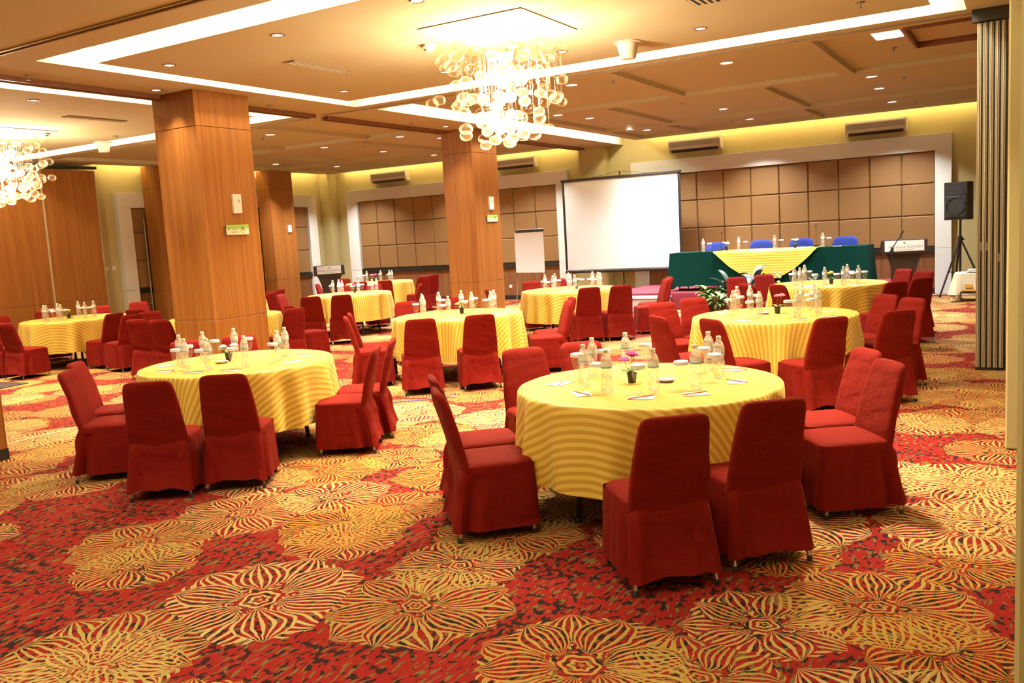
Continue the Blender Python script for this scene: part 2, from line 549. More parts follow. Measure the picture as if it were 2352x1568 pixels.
# ------------------------------------------------------------------ the room
ZS, ZD, ZR = 3.757, 3.82, 3.89
XL, XR, YB, YF = -18.30, 0.35, 20.46, -9.0
RINGS = [(-8.70, -0.595, 5.55, 10.49), (-17.55, -9.98, 5.55, 10.50), (-7.6, -0.6, -3.4, 2.6)]
COFFERS = [(-2.30, -0.35, 11.25, 14.30), (-4.92, -2.50, 11.25, 14.30), (-7.95, -5.12, 11.25, 14.30),
           (-3.70, -0.35, 14.52, 17.85), (-6.45, -3.90, 14.52, 17.85), (-7.95, -6.65, 14.52, 17.85),
           (-3.85, -0.35, 18.10, 20.05), (-6.65, -4.05, 18.10, 20.05), (-7.95, -6.85, 18.10, 20.05),
           (-11.60, -9.95, 11.25, 14.25), (-13.85, -11.80, 11.25, 14.25), (-17.4, -14.05, 11.25, 14.25),
           (-12.20, -9.95, 14.50, 17.85), (-15.10, -12.40, 14.50, 17.85), (-17.4, -15.30, 14.50, 17.85),
           (-12.60, -9.95, 18.10, 20.05), (-15.60, -12.80, 18.10, 20.05), (-17.4, -15.80, 18.10, 20.05)]
STRIP = (-8.65, -8.22, 11.02, YB)
BACK_SLOT = (XL, XR, 20.20, YB)
LEFT_SLOT = (XL, -17.98, 12.5, YB)
HATCH = (-1.30, -0.55, 11.4, 12.75)
def inside(x, y, r): return r[0] < x < r[1] and r[2] < y < r[3]
def ceil_z(x, y):
    for r in RINGS:
        if inside(x, y, r):
            return ZS if inside(x, y, (r[0] + 0.29, r[1] - 0.29, r[2] + 0.48, r[3] - 0.50)) else 4.03
    if y < 10.93: return ZS
    if -9.72 < x < -8.65: return ZS
    if inside(x, y, STRIP) or inside(x, y, BACK_SLOT) or inside(x, y, LEFT_SLOT): return 4.06
    if inside(x, y, HATCH): return 3.93
    for r in COFFERS:
        if inside(x, y, r): return ZR
    return ZD
def build_ceiling():
    xs, ys = {XL, XR, -9.72, -8.65}, {YF, YB, 10.93}
    for r in RINGS:
        xs |= {r[0], r[1], r[0] + 0.29, r[1] - 0.29}; ys |= {r[2], r[3], r[2] + 0.48, r[3] - 0.50}
    for r in COFFERS + [STRIP, BACK_SLOT, LEFT_SLOT, HATCH]:
        xs |= {r[0], r[1]}; ys |= {r[2], r[3]}
    xs, ys = sorted(xs), sorted(ys)
    h = [[ceil_z((xs[i] + xs[i + 1]) / 2, (ys[j] + ys[j + 1]) / 2) for j in range(len(ys) - 1)] for i in range(len(xs) - 1)]
    m = MB()
    for i in range(len(xs) - 1):
        for j in range(len(ys) - 1):
            z = h[i][j]; x0, x1, y0, y1 = xs[i], xs[i + 1], ys[j], ys[j + 1]
            m.add([(x0, y0, z), (x0, y1, z), (x1, y1, z), (x1, y0, z)], [(0, 1, 2, 3)])
            if i + 1 < len(h) and abs(h[i + 1][j] - z) > 1e-4:
                m.add([(x1, y0, z), (x1, y1, z), (x1, y1, h[i + 1][j]), (x1, y0, h[i + 1][j])], [(0, 1, 2, 3)])
            if j + 1 < len(h[0]) and abs(h[i][j + 1] - z) > 1e-4:
                z2 = h[i][j + 1]
                m.add([(x0, y1, z), (x1, y1, z), (x1, y1, z2), (x0, y1, z2)], [(0, 1, 2, 3)])
    me = bpy.data.meshes.new('ceiling'); me.from_pydata(m.v, [], m.f); me.update()
    return struct('ceiling', me, 'ceiling_paint')
build_ceiling()
struct('floor', B(XL - 0.3, XR + 0.3, YF - 0.3, YB + 0.3, -0.1, 0.0), 'carpet')
wall_back = struct('wall_back', B(XL - 0.2, XR + 0.2, YB, YB + 0.2, 0, 4.1), 'wall_paint')
wall_left = struct('wall_left', B(XL - 0.2, XL, YF, YB, 0, 4.1), 'wall_paint')
struct('wall_right', B(XR, XR + 0.2, YF, YB, 0, 4.1), 'wall_paint')
struct('wall_front', B(XL, XR, YF - 0.2, YF, 0, 4.1), 'wall_paint')
pier = struct('wall_right_pier', RB(-0.145, XR, 7.10, 10.2, 0, ZS, 0.012), 'wall_paint')
struct('wall_right_near', RB(-0.022, XR, 2.2, 3.0, 0, ZS, 0.01), 'wall_paint')
struct('baseboard_right', B(-0.030, 0.02, 2.2, 3.0, 0, 0.10), 'black_trim')
struct('wall_back_pier', B(-9.72, -9.05, 20.12, YB, 0, ZS), 'wall_paint')
struct('wall_back_corner_pier', B(XL, -17.95, 20.1, YB, 0, 4.0), 'wall_paint')

def panelled_wall(parent, horiz, frame_at, a0, a1, b0, b1, top, inner_top, n, tnum):
    """white portal frame with padded fabric panels, black rail and veneer wainscot; horiz: wall runs along x, else along y"""
    def box(u0, u1, d0, d1, z0, z1, r=0.0):
        if horiz: lo, hi = (u0, u1, YB - d1, YB - d0, z0, z1), None
        else: lo = (XL + d0, XL + d1, u0, u1, z0, z1)
        return RB(*lo, r) if r else B(*lo)
    tr = bpy.data.objects.new('trim_%d' % tnum, None); COL.objects.link(tr); tr['kind'] = 'structure'
    for u0, u1 in ((a0, b0), (b1, a1)):
        ob('frame_upright', box(u0, u1, 0, 0.14, 0.955, inner_top, 0.004), 'frame_white', tr)
        ob('frame_upright', box(u0, u1, 0, 0.14, 0.0, 0.95, 0.004), 'frame_white', tr)
    ob('frame_header', box(a0, a1, 0, 0.14, inner_top + 0.001, top, 0.004), 'frame_white', tr)
    rows = [0.98, 1.635, 2.292, inner_top]
    w = (b1 - b0) / n
    for i in range(n):
        for j in range(3):
            ob('fabric_panel', box(b0 + i * w + 0.006, b0 + (i + 1) * w - 0.006, 0.0, 0.075, rows[j] + 0.006, rows[j + 1] - 0.006, 0.018), 'fabric_tan', parent)
    ob('rail', box(b0, b1, 0, 0.11, 0.87, 0.98), 'black_trim', parent)
    k = max(1, n // 2); w2 = (b1 - b0) / k
    for i in range(k):
        ob('wainscot_panel', box(b0 + i * w2 + 0.002, b0 + (i + 1) * w2 - 0.002, 0, 0.06, 0.12, 0.87), 'veneer_dark', parent)
    ob('baseboard', box(b0, b1, 0, 0.075, 0, 0.12), 'black_trim', parent)
panelled_wall(wall_back, True, 0, -8.43, -1.41, -8.08, -1.72, 3.29, 2.95, 10, 1)
panelled_wall(wall_back, True, 0, -17.50, -10.17, -17.10, -10.51, 3.29, 2.95, 10, 2)
panelled_wall(wall_left, False, 0, 13.15, 19.75, 13.5, 19.4, 3.22, 2.87, 6, 3)
struct('baseboard_back', B(-1.41, -0.2, YB - 0.02, YB, 0, 0.12), 'black_trim')

def long_handle():
    d = bpy.data.objects.new('door_1', None); COL.objects.link(d); d['kind'] = 'structure'
    ob('door_handle', MB().tube([(-18.12, 13.78, 0.35), (-18.12, 13.78, 2.62)], 0.018, 8), 'steel', d)
    for z in (0.6, 2.35): ob('handle_bracket', MB().tube([(-18.24, 13.78, z), (-18.12, 13.78, z)], 0.01, 6), 'steel', d)
long_handle()

# wooden columns
def column(label, x0, x1, y0, y1, top=ZS, joints=(0.87, 3.31), base=False):
    c = thing('wooden_column', label, 'column', ((x0 + x1) / 2, (y0 + y1) / 2, 0))
    hx, hy = (x1 - x0) / 2, (y1 - y0) / 2
    ob('core', B(-hx + 0.012, hx - 0.012, -hy + 0.012, hy - 0.012, 0, top), 'black_trim', c)
    zs = [0.10 if base else 0.0] + list(joints) + [top]
    for a, b in zip(zs, zs[1:]):
        ob('veneer_panel', RB(-hx, hx, -hy, hy, a + (0.004 if a > 0.2 else 0), b, 0.004), 'veneer', c)
    if base: ob('plinth', B(-hx - 0.004, hx + 0.004, -hy - 0.004, hy + 0.004, 0, 0.10), 'black_trim', c)
    return c
column('thick wood veneer column behind the table with cream flowers', -9.75, -8.97, 7.72, 8.62)
column('slimmer wood veneer column beside the flip chart', -9.70, -9.02, 14.12, 15.02)
column('wood veneer column against the wall beside the white door frame', -18.15, -17.7, 13.86, 14.72, ZD)
column('wood veneer column against the wall near the corner lectern', -18.15, -17.7, 17.48, 18.36, ZD)
column('wood veneer column edge with black plinth at the picture border', -8.75, -7.9, 3.5, 4.34, ZS, (0.87, 3.31), True)

# sliding partition of wood panels on the far side
def wood_partition():
    t = thing('folding_wood_partition', 'tall wood veneer folding partition beside the white door frame', 'partition', (-17.9, 9.2, 0))
    y1 = 3.25
    for i in range(5):
        a, b = y1 - 1.27 * (i + 1) + 0.018, y1 - 1.27 * i - 0.018
        p = ob('panel', B(-0.045, 0.045, a, b, 0.85, 3.66), 'veneer', t)
        ob('lower_panel', B(-0.045, 0.045, a, b, 0.03, 0.845), 'veneer', p)
        ob('edge_profile', B(-0.05, 0.052, b - 0.002, b + 0.016, 0.03, 3.66), 'aluminium', p)
        ob('edge_profile', B(-0.05, 0.052, a - 0.016, a + 0.002, 0.03, 3.66), 'aluminium', p)
    ob('track', B(-0.06, 0.06, -3.1, 3.3, 3.70, ZS), 'black_trim', t)
wood_partition()
def folded_stack():
    t = thing('folded_partition', 'stacked folding partition leaves with metal edges beside the right wall', 'partition', (-0.35, 10.62, 0))
    x = -0.155
    for i in range(5):
        w = 0.0555
        p = ob('leaf', B(x + 0.012, x + w - 0.014, 0.03, 1.1, 0.03, 3.62), 'veneer', t)
        ob('edge_profile', B(x + 0.002, x + 0.012, 0.0, 0.06, 0.03, 3.62), 'aluminium', p)
        ob('edge_profile', B(x + 0.016, x + 0.024, -0.012, 0.05, 0.03, 3.62), 'white_plastic', p)
        ob('edge_profile', B(x + 0.029, x + 0.040, 0.0, 0.06, 0.03, 3.62), 'aluminium', p)
        ob('seal', B(x + 0.041, x + w + 0.001, 0.012, 0.06, 0.03, 3.62), 'black_trim', p)
        if i in (0, 1, 3): ob('latch', RB(x + 0.040, x + w, -0.006, 0.012, 1.28 - 0.12 * (i == 3), 1.37 - 0.12 * (i == 3), 0.003), 'steel', p)
        x += w
    ob('track', B(-0.2, 0.2, -0.05, 0.05, 3.63, ZS), 'black_trim', t)
    ob('foot_seal', B(-0.16, 0.13, 0.0, 1.1, 0.0, 0.03), 'black_trim', t)
folded_stack()

# ceiling tracks and pelmets
def track(label, x0, x1, y0, y1, mat='dark_metal', h=0.012):
    t = thing('ceiling_track', label, 'track', ((x0 + x1) / 2, (y0 + y1) / 2, ZS))
    hx, hy = (x1 - x0) / 2, (y1 - y0) / 2
    if hx > hy:
        ob('channel', B(-hx, hx, -0.018, 0.018, -0.004, 0), 'black_trim', t)
        for s in (-1, 1): ob('edge_trim', B(-hx, hx, s * hy - 0.012, s * hy + 0.012, -h, 0), mat, t)
    else:
        ob('channel', B(-0.02, 0.02, -hy, hy, -0.02, 0), 'black_trim', t)
        for s in (-1, 1): ob('edge_trim', B(s * hx - 0.016, s * hx + 0.016, -hy, hy, -h, 0), mat, t)
track('thin dark partition track behind the hanging glass chandelier', -9.55, -0.25, 10.67, 10.75, 'diffuser_metal')
track('thin dark partition track across the near corner of the ceiling', -9.55, -0.25, 5.08, 5.16, 'diffuser_metal')
track('thin partition track running past the far chandelier', -17.6, -9.85, 10.72, 10.80, 'diffuser_metal')
track('brown wooden track pelmet in front of the thick column', -9.70, -9.56, 4.5, 7.70, 'pelmet_wood', 0.055)
track('brown wooden track pelmet just behind the thick column', -9.70, -9.56, 8.64, 10.55, 'pelmet_wood', 0.055)
track('brown wooden track pelmet leading to the slimmer column', -9.70, -9.56, 10.85, 14.10, 'pelmet_wood', 0.055)
track('brown wooden track pelmet from the slimmer column to the back wall', -9.70, -9.56, 15.04, 20.10, 'pelmet_wood', 0.055)
t = ob('floor_track', RB(-8.59, -8.55, 2.0, 7.6, 0.0, 0.006, 0.002), 'diffuser_metal')
tag(t, 'narrow metal floor track running toward the thick column', 'track')

# hidden strip lights
def cove(label, x0, x1, y0, y1, z, mat='cove_glow'):
    o = ob('cove_light', RB(x0, x1, y0, y1, z - 0.02, z + 0.02, 0.008), mat)
    tag(o, label, 'light strip', 'hidden cove lights')
for k, (r, nm) in enumerate(zip(RINGS, ('the near chandelier', 'the far chandelier', 'the unseen ceiling bay behind the viewer'))):  # strips behind the viewer are unseen, added for frontal light
    cove('strip light in the near slot around ' + nm, r[0] + 0.1, r[1] - 0.1, r[2] + 0.20, r[2] + 0.26, 3.93)
    cove('strip light in the deep slot beyond ' + nm, r[0] + 0.1, r[1] - 0.1, r[3] - 0.26, r[3] - 0.20, 3.93)
    cove('strip light in the side slot past ' + nm, r[0] + 0.12, r[0] + 0.17, r[2] + 0.4, r[3] - 0.4, 3.93)
    cove('strip light in the entrance side slot of ' + nm, r[1] - 0.17, r[1] - 0.12, r[2] + 0.4, r[3] - 0.4, 3.93)
cove('strip light in the slot beside the beam over the projector screen', -8.46, -8.40, 11.15, 20.1, 3.95)
cove('strip light washing the back wall above the stage', -8.0, -0.7, 20.25, 20.29, 3.93, 'wall_cove_glow')
cove('strip light washing the back wall beside the flip chart', -17.6, -9.9, 20.25, 20.29, 3.93, 'wall_cove_glow')
cove('strip light washing the side wall above the door frame', -18.06, -18.02, 12.7, 20.0, 3.93, 'wall_cove_glow')

# ------------------------------------------------------------------ ceiling fittings
def downlight(x, y, big, k=1.0):
    z = ceil_z(x, y)
    r = 0.085 if big else 0.055
    t = thing('downlight', '', 'downlight', (x, y, z))
    ob('ring', MB().lathe([(r + 0.012, 0.0), (r + 0.014, -0.006), (r + 0.004, -0.010), (r - 0.004, -0.004), (r - 0.004, 0.0)], 20, close=False), 'white_plastic' if big else 'chrome', t)
    ob('lens', MB().lathe([(r - 0.004, -0.002), (r - 0.006, -0.003), (1e-4, -0.004)], 20, close=False), 'lens_cool' if big else 'lens_warm', t)
    area('downlight_lamp', (0, 0, -0.03), (DOWN_W if big else SMALL_W) * k, DOWN if big else SMALL, r * 2, t, spread=110 if big else (150 if y < 2 else 85))
    return t
def dl_rows(rows, text, big):
    for nm, pts in rows:
        name_in_order([downlight(x, y, big, 0.15 if 'soffit' in nm else (0.26 if 'viewer' in nm else 1.0)) for x, y in pts], text.format(nm, '{}'), 'downlight', 'recessed downlights')
dl_rows([('first row behind the near chandelier', [(-3.6, 12.2), (-5.9, 12.1)]),
         ('second row before the stage', [(-2.2, 15.3), (-5.0, 14.85), (-7.35, 14.45), (-7.4, 15.9)]),
         ('third row over the stage', [(-2.3, 16.85), (-5.1, 17.0), (-7.4, 17.9)]),
         ('last row before the stage wall', [(-2.38, 19.1), (-5.2, 19.2), (-7.45, 19.0)]),
         ('front row between the columns', [(-12.5, 12.5), (-10.5, 12.2)]),
         ('middle rows between the columns', [(-13.5, 15.1), (-10.95, 14.5), (-10.97, 15.97)]),
         ('back rows behind the columns', [(-16.8, 16.9), (-13.4, 17.05)]),
         ('last row before the padded wall', [(-16.6, 19.0), (-10.9, 18.9), (-13.3, 19.0)])],
        'round cool downlight, {}, {}', True)
dl_rows([('row behind the near chandelier', [(-3.0, 9.26), (-4.59, 9.21), (-6.2, 9.21), (-7.89, 9.3)]),
         ('row before the near chandelier', [(-1.35, 6.36), (-2.95, 6.36), (-4.52, 6.36), (-6.22, 6.43), (-8.0, 6.61)]),
         ('unseen row added above the viewer', [(-2.4, 1.2), (-4.0, 1.2), (-5.6, 1.2), (-7.2, 1.2)]),  # unseen lamps, added to brighten the foreground and the table fronts
         ('soffit by the two columns', [(-9.3, 7.45), (-9.19, 13.56)]),
         ('far chandelier ceiling', [(-10.81, 6.81), (-14.52, 10.04), (-13.0, 6.6)])],
        'small chrome rimmed downlight, {}, {}', False)
def sprinkler(x, y):
    z = ceil_z(x, y)
    t = thing('sprinkler', '', 'sprinkler', (x, y, z))
    ob('plate', MB().lathe([(0.045, 0), (0.045, -0.006), (0.012, -0.010)], 14), 'steel', t)
    ob('head', MB().lathe([(0.010, -0.006), (0.010, -0.03), (0.006, -0.05), (0.022, -0.052), (0.022, -0.055)], 10), 'steel', t)
    return t
name_in_order([sprinkler(*p) for p in ((-9.42, 5.9), (-13.22, 9.69), (-9.35, 9.38), (-9.31, 12.68), (-9.27, 19.35))], 'ceiling sprinkler along the column soffits, {}', 'sprinkler', 'ceiling sprinklers')
name_in_order([sprinkler(*p) for p in ((-1.44, 9.33), (-1.59, 12.95), (-1.8, 15.92), (-5.29, 12.26), (-2.0, 19.64), (-5.41, 15.56), (-5.6, 19.24), (-12.76, 15.59), (-12.92, 12.71))], 'ceiling sprinkler among the downlights and coffers, {}', 'sprinkler', 'ceiling sprinklers')
def smoke(x, y, label):
    t = thing('smoke_detector', label, 'detector', (x, y, ZS))
    ob('base', MB().lathe([(0.075, 0), (0.075, -0.03), (0.06, -0.045)], 18), 'white_plastic', t)
    ob('sensor_head', MB().lathe([(0.045, -0.045), (0.045, -0.062), (0.03, -0.075)], 16), 'white_plastic', t)
smoke(-5.46, 7.83, 'round smoke detector beside the near chandelier')
smoke(-13.4, 8.56, 'round smoke detector beside the far chandelier')
def cone(x, y, label):
    t = thing('ceiling_speaker', label, 'speaker', (x, y, ZS))
    ob('flange', MB().lathe([(0.155, 0), (0.155, -0.012), (0.13, -0.018)], 22), 'white_plastic', t)
    ob('body', MB().lathe([(0.125, -0.015), (0.085, -0.17), (0.075, -0.18)], 22), 'white_plastic', t)
cone(-3.84, 9.32, 'cone shaped white ceiling speaker right of the near chandelier')
cone(-14.02, 10.01, 'cone shaped white ceiling speaker behind the far chandelier')
def diffuser(x, y, label, L=0.95, w=0.16, n=3):
    t = thing('air_diffuser', label, 'vent', (x, y, ZS))
    ob('frame', B(-w / 2, w / 2, -L / 2, L / 2, -0.010, 0), 'diffuser_metal', t)
    ob('slot_recess', B(-w / 2 + 0.018, w / 2 - 0.018, -L / 2 + 0.02, L / 2 - 0.02, -0.012, -0.009), 'black_trim', t)
    for i in range(n):
        x0 = -w / 2 + 0.03 + i * (w - 0.06) / max(1, n - 1)
        ob('blade', B(x0 - 0.012, x0 + 0.012, -L / 2 + 0.02, L / 2 - 0.02, -0.016, -0.011), 'ac_body', t)
diffuser(-7.0, 7.85, 'long narrow air diffuser left of the near chandelier')
diffuser(-11.74, 8.3, 'long narrow air diffuser by the far chandelier')
diffuser(-2.57, 8.12, 'slatted air vent cut off at the picture top', 0.30, 0.30, 5)
def square_light():
    z = ceil_z(-1.53, 11.93)
    t = thing('square_light', 'bright square ceiling light beside the access hatch', 'ceiling light', (-1.53, 11.93, z))
    ob('frame', B(-0.17, 0.17, -0.24, 0.24, -0.012, 0), 'white_plastic', t)
    ob('diffuser', B(-0.155, 0.155, -0.225, 0.225, -0.016, -0.011), 'panel_glow', t)
square_light()
def hatch():
    t = thing('access_hatch', 'sunken ceiling access hatch beside the stacked partition', 'hatch', (-0.92, 12.1, ZD))
    ob('panel', B(-0.35, 0.35, -0.63, 0.63, 0.06, 0.09), 'hatch_paint', t)
    for s in (-1, 1): ob('side_rim', B(s * 0.372 - 0.012, s * 0.372 + 0.012, -0.68, 0.68, -0.012, 0.10), 'pelmet_wood', t)
    for s in (-1, 1): ob('end_rim', B(-0.36, 0.36, s * 0.668 - 0.01, s * 0.668 + 0.01, -0.012, 0.10), 'pelmet_wood', t)
hatch()

# glass bubble chandeliers
BUB = MB().ellipsoid((0, 0, 0), 1, 1, 0.78, 18, 11).mesh('bubble', 60)
BUB.materials.append(MATS['bubble_glass'])
def chandelier(label, cx, cy, seed, ang):
    rnd = random.Random(seed)
    t = thing('chandelier', label, 'chandelier', (cx, cy, ZS))
    ob('ceiling_plate', RB(-0.58, 0.58, -0.58, 0.58, -0.012, 0, 0.004), 'frame_white', t)
    tiers = [(-0.17, 0.45, 18), (-0.33, 0.47, 24), (-0.51, 0.47, 26), (-0.69, 0.50, 28), (-0.83, 0.33, 16), (-0.98, 0.36, 16), (-1.07, 0.14, 5)]
    done = []
    for z, R, n in tiers:
        k = 0; tries = 0
        while k < n and tries < 600:
            tries += 1
            # a twisted square of bubbles, fuller toward its rim
            a = rnd.uniform(-R, R); b = rnd.choice((-R, R)) if rnd.random() < 0.45 else rnd.uniform(-R, R)
            if rnd.random() < 0.5: a, b = b, a
            tw = ang + z * 0.5
            x = a * math.cos(tw) - b * math.sin(tw); y = a * math.sin(tw) + b * math.cos(tw)
            zz = z + rnd.uniform(-0.05, 0.05); r = rnd.uniform(0.056, 0.073)
            if any((x - p[0]) ** 2 + (y - p[1]) ** 2 + ((zz - p[2]) * 1.25) ** 2 < (0.80 * (r + p[3])) ** 2 for p in done): continue
            done.append((x, y, zz, r)); k += 1
            o = ob('bubble', BUB, None, t, (x, y, zz)); o.scale = (r, r, r)
            w = ob('wire', WIRE, None, o); w.scale = (1 / r * 0.0007, 1 / r * 0.0007, (-zz - 0.03 - r * 0.78) / r); w.location = (0, 0, 0.78)
    for i in range(16):
        zz = -0.24 - 0.74 * i / 15; a = i * 2.4; R = (0.30 if i < 10 else 0.18) * (0.4 + 0.6 * rnd.random())
        bx, by = R * math.cos(a), R * math.sin(a)
        ob('bulb', BULB, None, t, (bx, by, zz))
        c_ = ob('bulb_wire', WIRE, None, t, (bx, by, zz + 0.02)); c_.scale = (0.0016, 0.0016, -zz - 0.05)
    for lx, ly, lz, lw_ in ((0.0, 0.0, -0.34, 0.45), (0.12, -0.10, -0.58, 0.85), (-0.10, 0.10, -0.84, 1.2)):
        l = bpy.data.lights.new('chandelier_lamp', 'POINT'); l.energy = CHANDELIER_W * lw_; l.color = CHANDELIER; l.shadow_soft_size = 0.10
        lo = bpy.data.objects.new('chandelier_lamp', l); COL.objects.link(lo); lo.parent = t; lo.location = (lx, ly, lz)
WIRE = MB().lathe([(1, 0), (1, 1)], 5).mesh('wire'); WIRE.materials.append(MATS['steel'])
BULB = MB().ellipsoid((0, 0, 0), 0.016, 0.016, 0.024, 10, 6).mesh('bulb', 60); BULB.materials.append(MATS['bulb_glow'])
chandelier('hanging glass bubble chandelier in the middle of the hall', -4.55, 7.76, 3, 0.15)
chandelier('glass bubble chandelier cut off at the picture border', -13.75, 8.05, 5, 0.3)

# ------------------------------------------------------------------ fittings on walls and columns
def air_con(x0, x1, z0, z1, label):
    t = thing('air_conditioner', label, 'air conditioner', ((x0 + x1) / 2, YB, z0))
    w = (x1 - x0) / 2; h = z1 - z0
    prof = [(0.0, 0.0), (-0.13, 0.0), (-0.20, 0.06), (-0.215, 0.12), (-0.215, h - 0.05), (-0.19, h), (0.0, h)]
    m = MB(); n = len(prof)
    m.add([(-w, y, z) for y, z in prof] + [(w, y, z) for y, z in prof],
          [tuple(range(n)), tuple(range(n, 2 * n))] + [(i, (i + 1) % n, n + (i + 1) % n, n + i) for i in range(n)])
    ob('body', m, 'ac_body', t)
    ob('intake_grille', RB(-w + 0.04, w - 0.04, -0.224, -0.212, 0.13, h - 0.055, 0.003), 'ac_grille', t)
    for i in range(6):
        z = 0.145 + i * (h - 0.21) / 5.5
        ob('grille_slat', B(-w + 0.05, w - 0.05, -0.229, -0.223, z, z + 0.008), 'ac_body', t)
    ob('louvre', MB().add([(-w + 0.06, -0.14, 0.006), (w - 0.06, -0.14, 0.006), (w - 0.06, -0.203, 0.056), (-w + 0.06, -0.203, 0.056),
                           (-w + 0.06, -0.146, -0.002), (w - 0.06, -0.146, -0.002), (w - 0.06, -0.209, 0.048), (-w + 0.06, -0.209, 0.048)],
                          [(0, 1, 2, 3), (4, 5, 6, 7), (0, 1, 5, 4), (1, 2, 6, 5), (2, 3, 7, 6), (3, 0, 4, 7)]), 'black_trim', t)
air_con(-7.42, -6.17, 3.43, 3.73, 'wall air conditioner above the projector screen edge')
air_con(-3.45, -2.25, 3.40, 3.70, 'wall air conditioner above the lectern end of the padded wall')
air_con(-16.45, -15.2, 3.43, 3.73, 'wall air conditioner near the far corner of the hall')
air_con(-12.25, -11.05, 3.45, 3.73, 'wall air conditioner beside the slimmer wooden column')

def call_box(x, y, z, label, s=1.0):
    t = thing('wall_sensor', label, 'wall box', (x, y, z))
    m = MB(); w, h = 0.062 * s, 0.125 * s
    m.loft([[(0, -w, -h), (0, w, -h), (0, w, h), (0, -w, h)], [(0.03, -w, -h), (0.055, w * 0.9, -h * 0.97), (0.055, w * 0.9, h * 0.97), (0.03, -w, h)]])
    ob('case', m, 'white_plastic', t)
    ob('mark', B(0.046, 0.050, 0.01, 0.035, 0.02, 0.05), 'sign_grey', t)
call_box(-8.97, 8.24, 2.345, 'white wall box on the thick wooden column')
call_box(-9.02, 14.66, 2.365, 'white wall box on the slimmer wooden column')
call_box(-17.7, 18.1, 2.26, 'small white box on the column near the corner lectern', 0.8)
def no_smoking(x, y, z, label):
    t = thing('column_sign', label, 'sign', (x, y, z))
    w, h = 0.19, 0.065
    ob('upper_strip', B(0.025, 0.031, -w, w, 0.012, h), 'sign_green', t)
    ob('lower_strip', B(0.025, 0.031, -w, w, -h, 0.012), 'cream_cloth', t)
    ob('holder', B(0.0, 0.024, -w - 0.03, w + 0.008, -h - 0.004, h * 0.72), 'acrylic', t)
    m = MB(); ring = []
    for a in range(20):
        c_, s_ = math.cos(2 * PI * a / 20), math.sin(2 * PI * a / 20)
        ring.append((c_, s_))
    m.add([(0.033, 0.085 + 0.045 * c_, 0.002 + 0.045 * s_) for c_, s_ in ring] + [(0.033, 0.085 + 0.038 * c_, 0.002 + 0.038 * s_) for c_, s_ in ring],
          [(i, (i + 1) % 20, 20 + (i + 1) % 20, 20 + i) for i in range(20)])
    ob('emblem_ring', m, 'logo_green', t)
    ob('emblem_bar', B(0.032, 0.034, 0.058, 0.112, -0.006, 0.006), 'sign_red', t)
    ob('emblem_leaf', MB().ellipsoid((0.032, 0.09, 0.02), 0.002, 0.022, 0.012, 10, 6), 'cap_green', t)
    ob('logo', MB().ellipsoid((0.032, -0.15, 0.012), 0.002, 0.012, 0.016, 10, 6), 'cap_green', t)
    for k, (a, b, zz) in enumerate(((-0.11, -0.05, 0.03), (-0.10, -0.005, 0.004), (-0.10, 0.0, -0.03))):
        ob('print_line', B(0.0315, 0.0325, a, b, zz - 0.004, zz + 0.004), 'sign_grey', t)
no_smoking(-8.97, 8.21, 2.01, 'green and white notice plate on the thick wooden column')
no_smoking(-9.02, 14.68, 2.075, 'green and white notice plate on the slimmer wooden column')
def plate(x, y, z, horiz, label, name='light_switch'):
    t = thing(name, label, name.replace('_', ' '), (x, y, z), 0 if horiz else PI / 2)
    ob('plate', RB(-0.042, 0.042, -0.012, 0.0, -0.042, 0.042, 0.004), 'white_plastic', t)
    ob('rocker', RB(-0.02, 0.02, -0.017, -0.011, -0.025, 0.025, 0.003), 'pure_white', t)
for i, (y, nm) in enumerate(((12.62, 'closest to the wood partition'), (12.80, 'in the middle of three'), (12.98, 'closest to the white door frame'))):
    plate(XL, y, 1.50, False, 'white light switch, ' + nm)
plate(-12.05, YB - 0.06, 0.36, True, 'white wall socket low on the wainscot by the flip chart', 'wall_socket')

